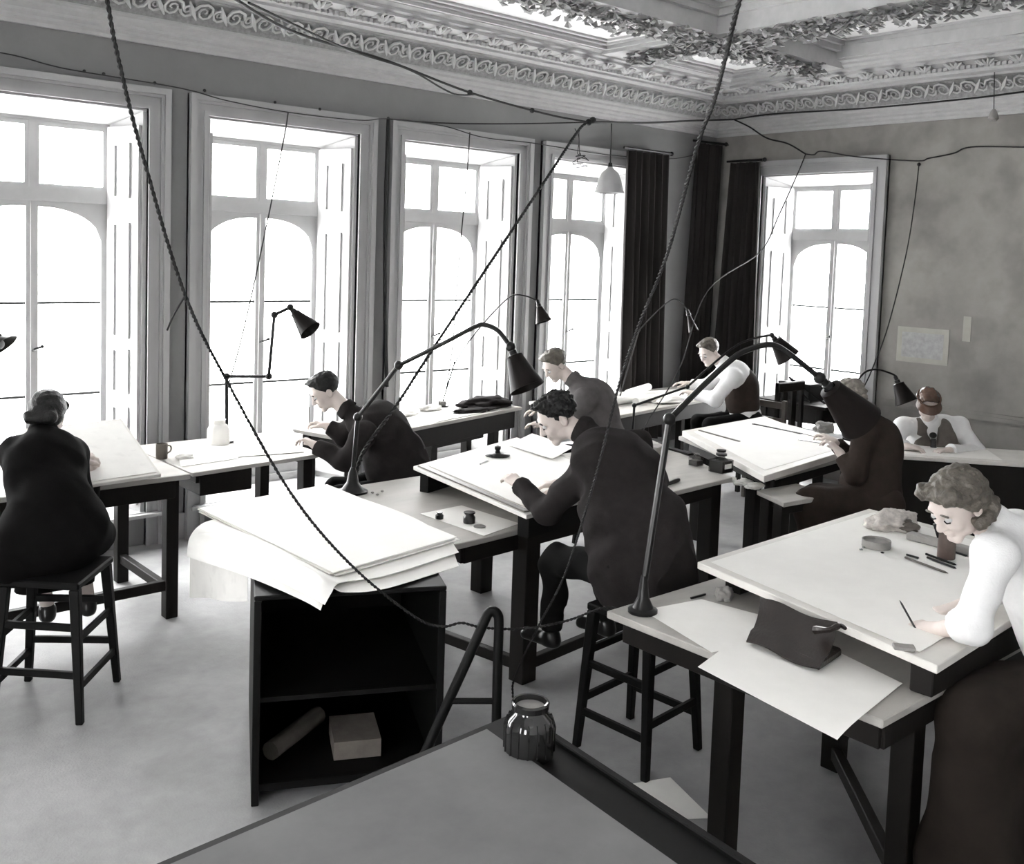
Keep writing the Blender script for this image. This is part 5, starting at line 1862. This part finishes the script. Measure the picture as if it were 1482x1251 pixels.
# --- the far man in the corner
pv = ad(1080, 606, 9.45)
nk = ad(1052, 530, 9.4)
hd = ad(1026, 509, 9.4)
r_, I = person('far man in pale shirt and dark waistcoat bending left before the dark corner', dict(pv=pv, nk=nk, hd=hd, shL=ad(1060, 546, 9.25), shR=ad(1050, 536, 9.58), elL=ad(1035, 578, 9.2), wrL=ad(1005, 570, 9.35), elR=ad(1022, 560, 9.65), wrR=ad(998, 556, 9.7),
               knL=pv + Vector((-.42, .1, -.04)), knR=pv + Vector((-.36, .28, -.04)), anL=pv + Vector((-.38, .1, -.48)), anR=pv + Vector((-.3, .3, -.48))),
               (-.95, .3, 0), (-.85, .1, -.5), top_m=M_SHIRT, vox=.0095, seed=2.1, lean=.6, hair_m=M_HAIRB, cloth='shirt', build=1.05)
F = Field([pv[i] - .5 for i in range(3)], [max(pv[i], nk[i]) + .4 for i in range(3)], .011)
F.ell(I['chest'] - I['up'] * .05, I['TM'], (.205, .165, .20), .05)
F.ell(I['belly'], I['TM'], (.19, .155, .2), .05)
F.mesh('waistcoat', M_JACKN, r_)

# --- the man in the dark jacket at the middle table
pv = Vector((-5.98, -4.28, .83))
nk = ad(856, 630, 4.92)
hd = ad(806, 604, 4.98)
fw4 = Vector((-.15, .98, 0))
r_, I = person('curly-haired man in dark jacket with his back turned, leaning on the raised board', dict(pv=pv, nk=nk, hd=hd, shL=ad(862, 668, 4.74), shR=ad(922, 646, 5.05), elL=ad(793, 740, 4.9), wrL=ad(752, 702, 5.12), elR=ad(880, 715, 5.35), wrR=ad(812, 700, 5.42),
               knL=pv + Vector((-.10, .42, -.05)), knR=pv + Vector((.22, .42, -.05)), anL=pv + Vector((-.08, .46, -.42)), anR=pv + Vector((.25, .40, -.42)),
               handL=(ad(728, 682, 5.24) - ad(752, 702, 5.12), Vector((.3, .2, -1)), .5), handR=(Vector((-.6, .6, -.1)), D3, .5)),
               fw4, (-.78, .42, -.62), hu=(0, 0, 1), top_m=M_JACK, vox=.0065, seed=3.3, lean=.8, build=1.3, curls=(.0052, 150), folds=.008,
               hem=[(pv + Vector((.08, -.04, .22)), pv + Vector((.1, -.05, -.04)), .15, .17)])

# --- the figure in brown behind the big lamp shade
pv = ad(1262, 722, 6.6)
nk = ad(1262, 612, 6.62)
hd = ad(1228, 577, 6.6)
r_, I = person('figure in a dark brown coat and skirt, face hidden behind the large lamp shade', dict(pv=pv, nk=nk, hd=hd, shL=ad(1250, 630, 6.45), shR=ad(1275, 624, 6.82), elL=ad(1237, 688, 6.42), wrL=ad(1216, 656, 6.5), elR=ad(1232, 665, 6.9), wrR=ad(1207, 640, 6.85),
               knL=ad(1172, 730, 6.5), knR=ad(1190, 726, 6.75), anL=ad(1180, 822, 6.5), anR=ad(1200, 815, 6.7),
               handL=(ad(1202, 640, 6.55) - ad(1216, 656, 6.5), Vector((-.2, .1, -1)), .7), handR=(ad(1196, 632, 6.9) - ad(1207, 640, 6.85), Vector((-.2, .1, -1)), .7)),
               (-.95, .25, 0), (-.8, .25, -.6), top_m=M_JACKN, vox=.0075, seed=4.4, hair_m=M_HAIRG, hair='long', legs='skirt', leg_m=M_JACKN, cloth='coat', hair_len=.05, curls=(.005, 110), sleeve=.85, build=1.15,
               hem=[(pv + Vector((.02, .05, .05)), pv + Vector((.02, .03, -.1)), .17, .2)])

# --- the man with the eyeshade
pv = ad(1352, 690, 8.55)
nk = ad(1346, 616, 8.35)
hd = ad(1343, 584, 8.2)
tov = Vector((-.78, -.62, 0))
r_, I = person('man in white shirt, waistcoat and dark eyeshade facing us across his table', dict(pv=pv, nk=nk, hd=hd, shR=ad(1308, 617, 8.35), shL=ad(1388, 617, 8.4), elR=ad(1287, 648, 8.28), wrR=ad(1312, 646, 8.05), elL=ad(1415, 655, 8.3), wrL=ad(1374, 652, 8.05),
               handR=(ad(1330, 649, 8.0) - ad(1312, 646, 8.05), D3, .5), handL=(ad(1352, 651, 8.0) - ad(1374, 652, 8.05), D3, .5),
               knL=pv + tov * .4 + Vector((.12, -.15, -.02)), knR=pv + tov * .4 + Vector((-.12, .15, -.02)), anL=pv + tov * .4 + Vector((.12, -.15, -.38)), anR=pv + tov * .4 + Vector((-.12, .15, -.38))),
               tov, tuple(tov + Vector((0, 0, -.75))), top_m=M_SHIRT, vox=.0075, seed=5.1, hair_m=M_EYESH, cloth='shirt', build=1.12, folds=.004)
Hf = I['Hf']
F = Field([min(pv[i], nk[i]) - .45 for i in range(3)], [max(pv[i], nk[i]) + .35 for i in range(3)], .009)
F.ell(I['chest'] - I['up'] * .02 + I['f'] * .02, I['TM'], (.190, .185, .23), .06)
F.ell(I['belly'] + I['f'] * .02, I['TM'], (.195, .18, .24), .06)
F.cap(nk - I['lat'] * .09 - I['up'] * .01, nk + I['lat'] * .09 - I['up'] * .01, .076, .076, .04)
nf = (hd - nk).normalized()
F.cap(nk + I['f'] * .10, nk + I['f'] * .12 - I['up'] * .14, .05, .012, .01, 'sub')
F.mesh('waistcoat', M_VEST, r_)
G().ball(nk + I['f'] * .10 + Vector((0, 0, -.03)), (.03, .03, .025), 8).tube([nk + I['f'] * .115 + Vector((0, 0, -.05)), nk + I['f'] * .14 + Vector((0, 0, -.16))], [.02, .03], 8).build('necktie', M_INK, r_, smooth=True)
# eyeshade: curved visor on a band
gm = G()
N = 16
for s_ in (0, 1):
    for j in range(6):
        for i in range(N + 1):
            a = R(-75 + 150 * i / N)
            rr_ = .088 + j * .011 * math.cos(a * .9)
            p = Hf(math.sin(a) * rr_ * .95, math.cos(a) * rr_ * 1.12 - .01, .055 - j * .009 + s_ * .003)
            gm.v.append(tuple(p))
M_ = 6 * (N + 1)
for s_ in (0, 1):
    for j in range(5):
        for i in range(N):
            a = s_ * M_ + j * (N + 1) + i
            gm.f.append((a, a + 1, a + N + 2, a + N + 1))
es = gm.build('eyeshade', M_EYESH, r_, smooth=True)
G().tube([Hf(math.sin(a) * .09, math.cos(a) * .108 - .012, .058) for a in [2 * PI * k / 24 for k in range(25)]], .008, 6).build('eyeshade_band', M_EYESH, r_, smooth=True)

# --- the woman in the white blouse
pv = ad(1560, 1000, 3.58)
nk = ad(1450, 762, 3.56)
hd = ad(1384, 728, 3.52)
r_, I = person('fair-haired woman in white blouse and dark skirt drawing at the right edge', dict(pv=pv, nk=nk, hd=hd, shL=ad(1440, 805, 3.38), shR=ad(1462, 772, 3.74), elL=ad(1408, 905, 3.40), wrL=ad(1352, 912, 3.56), elR=ad(1440, 850, 3.8), wrR=ad(1388, 880, 3.78),
               knL=ad(1408, 1035, 3.40), knR=ad(1440, 1010, 3.62), anL=ad(1420, 1240, 3.42), anR=ad(1455, 1200, 3.6),
               handL=(ad(1318, 902, 3.66) - ad(1352, 912, 3.56), Vector((.1, .1, -1)), .6), handR=(Vector((-.7, .5, -.2)), D3, .5)),
               (-.9, .35, 0), (-.78, .25, -.62), top_m=M_SHIRT, vox=.0058, seed=6.2, hair_m=M_HAIRB, hair='rolled', legs='skirt', leg_m=M_SKIRT, cloth='blouse', hair_len=.0, curls=(.0028, 130), sleeve=.42, build=1.02, folds=.0045, drop=.62, flare=.09,
               hem=None)
pencil_in('pen held by the woman in the white blouse', ad(1322, 905, 3.6), ad(1300, 850, 3.72) - ad(1345, 930, 3.55), M_CORDL, .16)
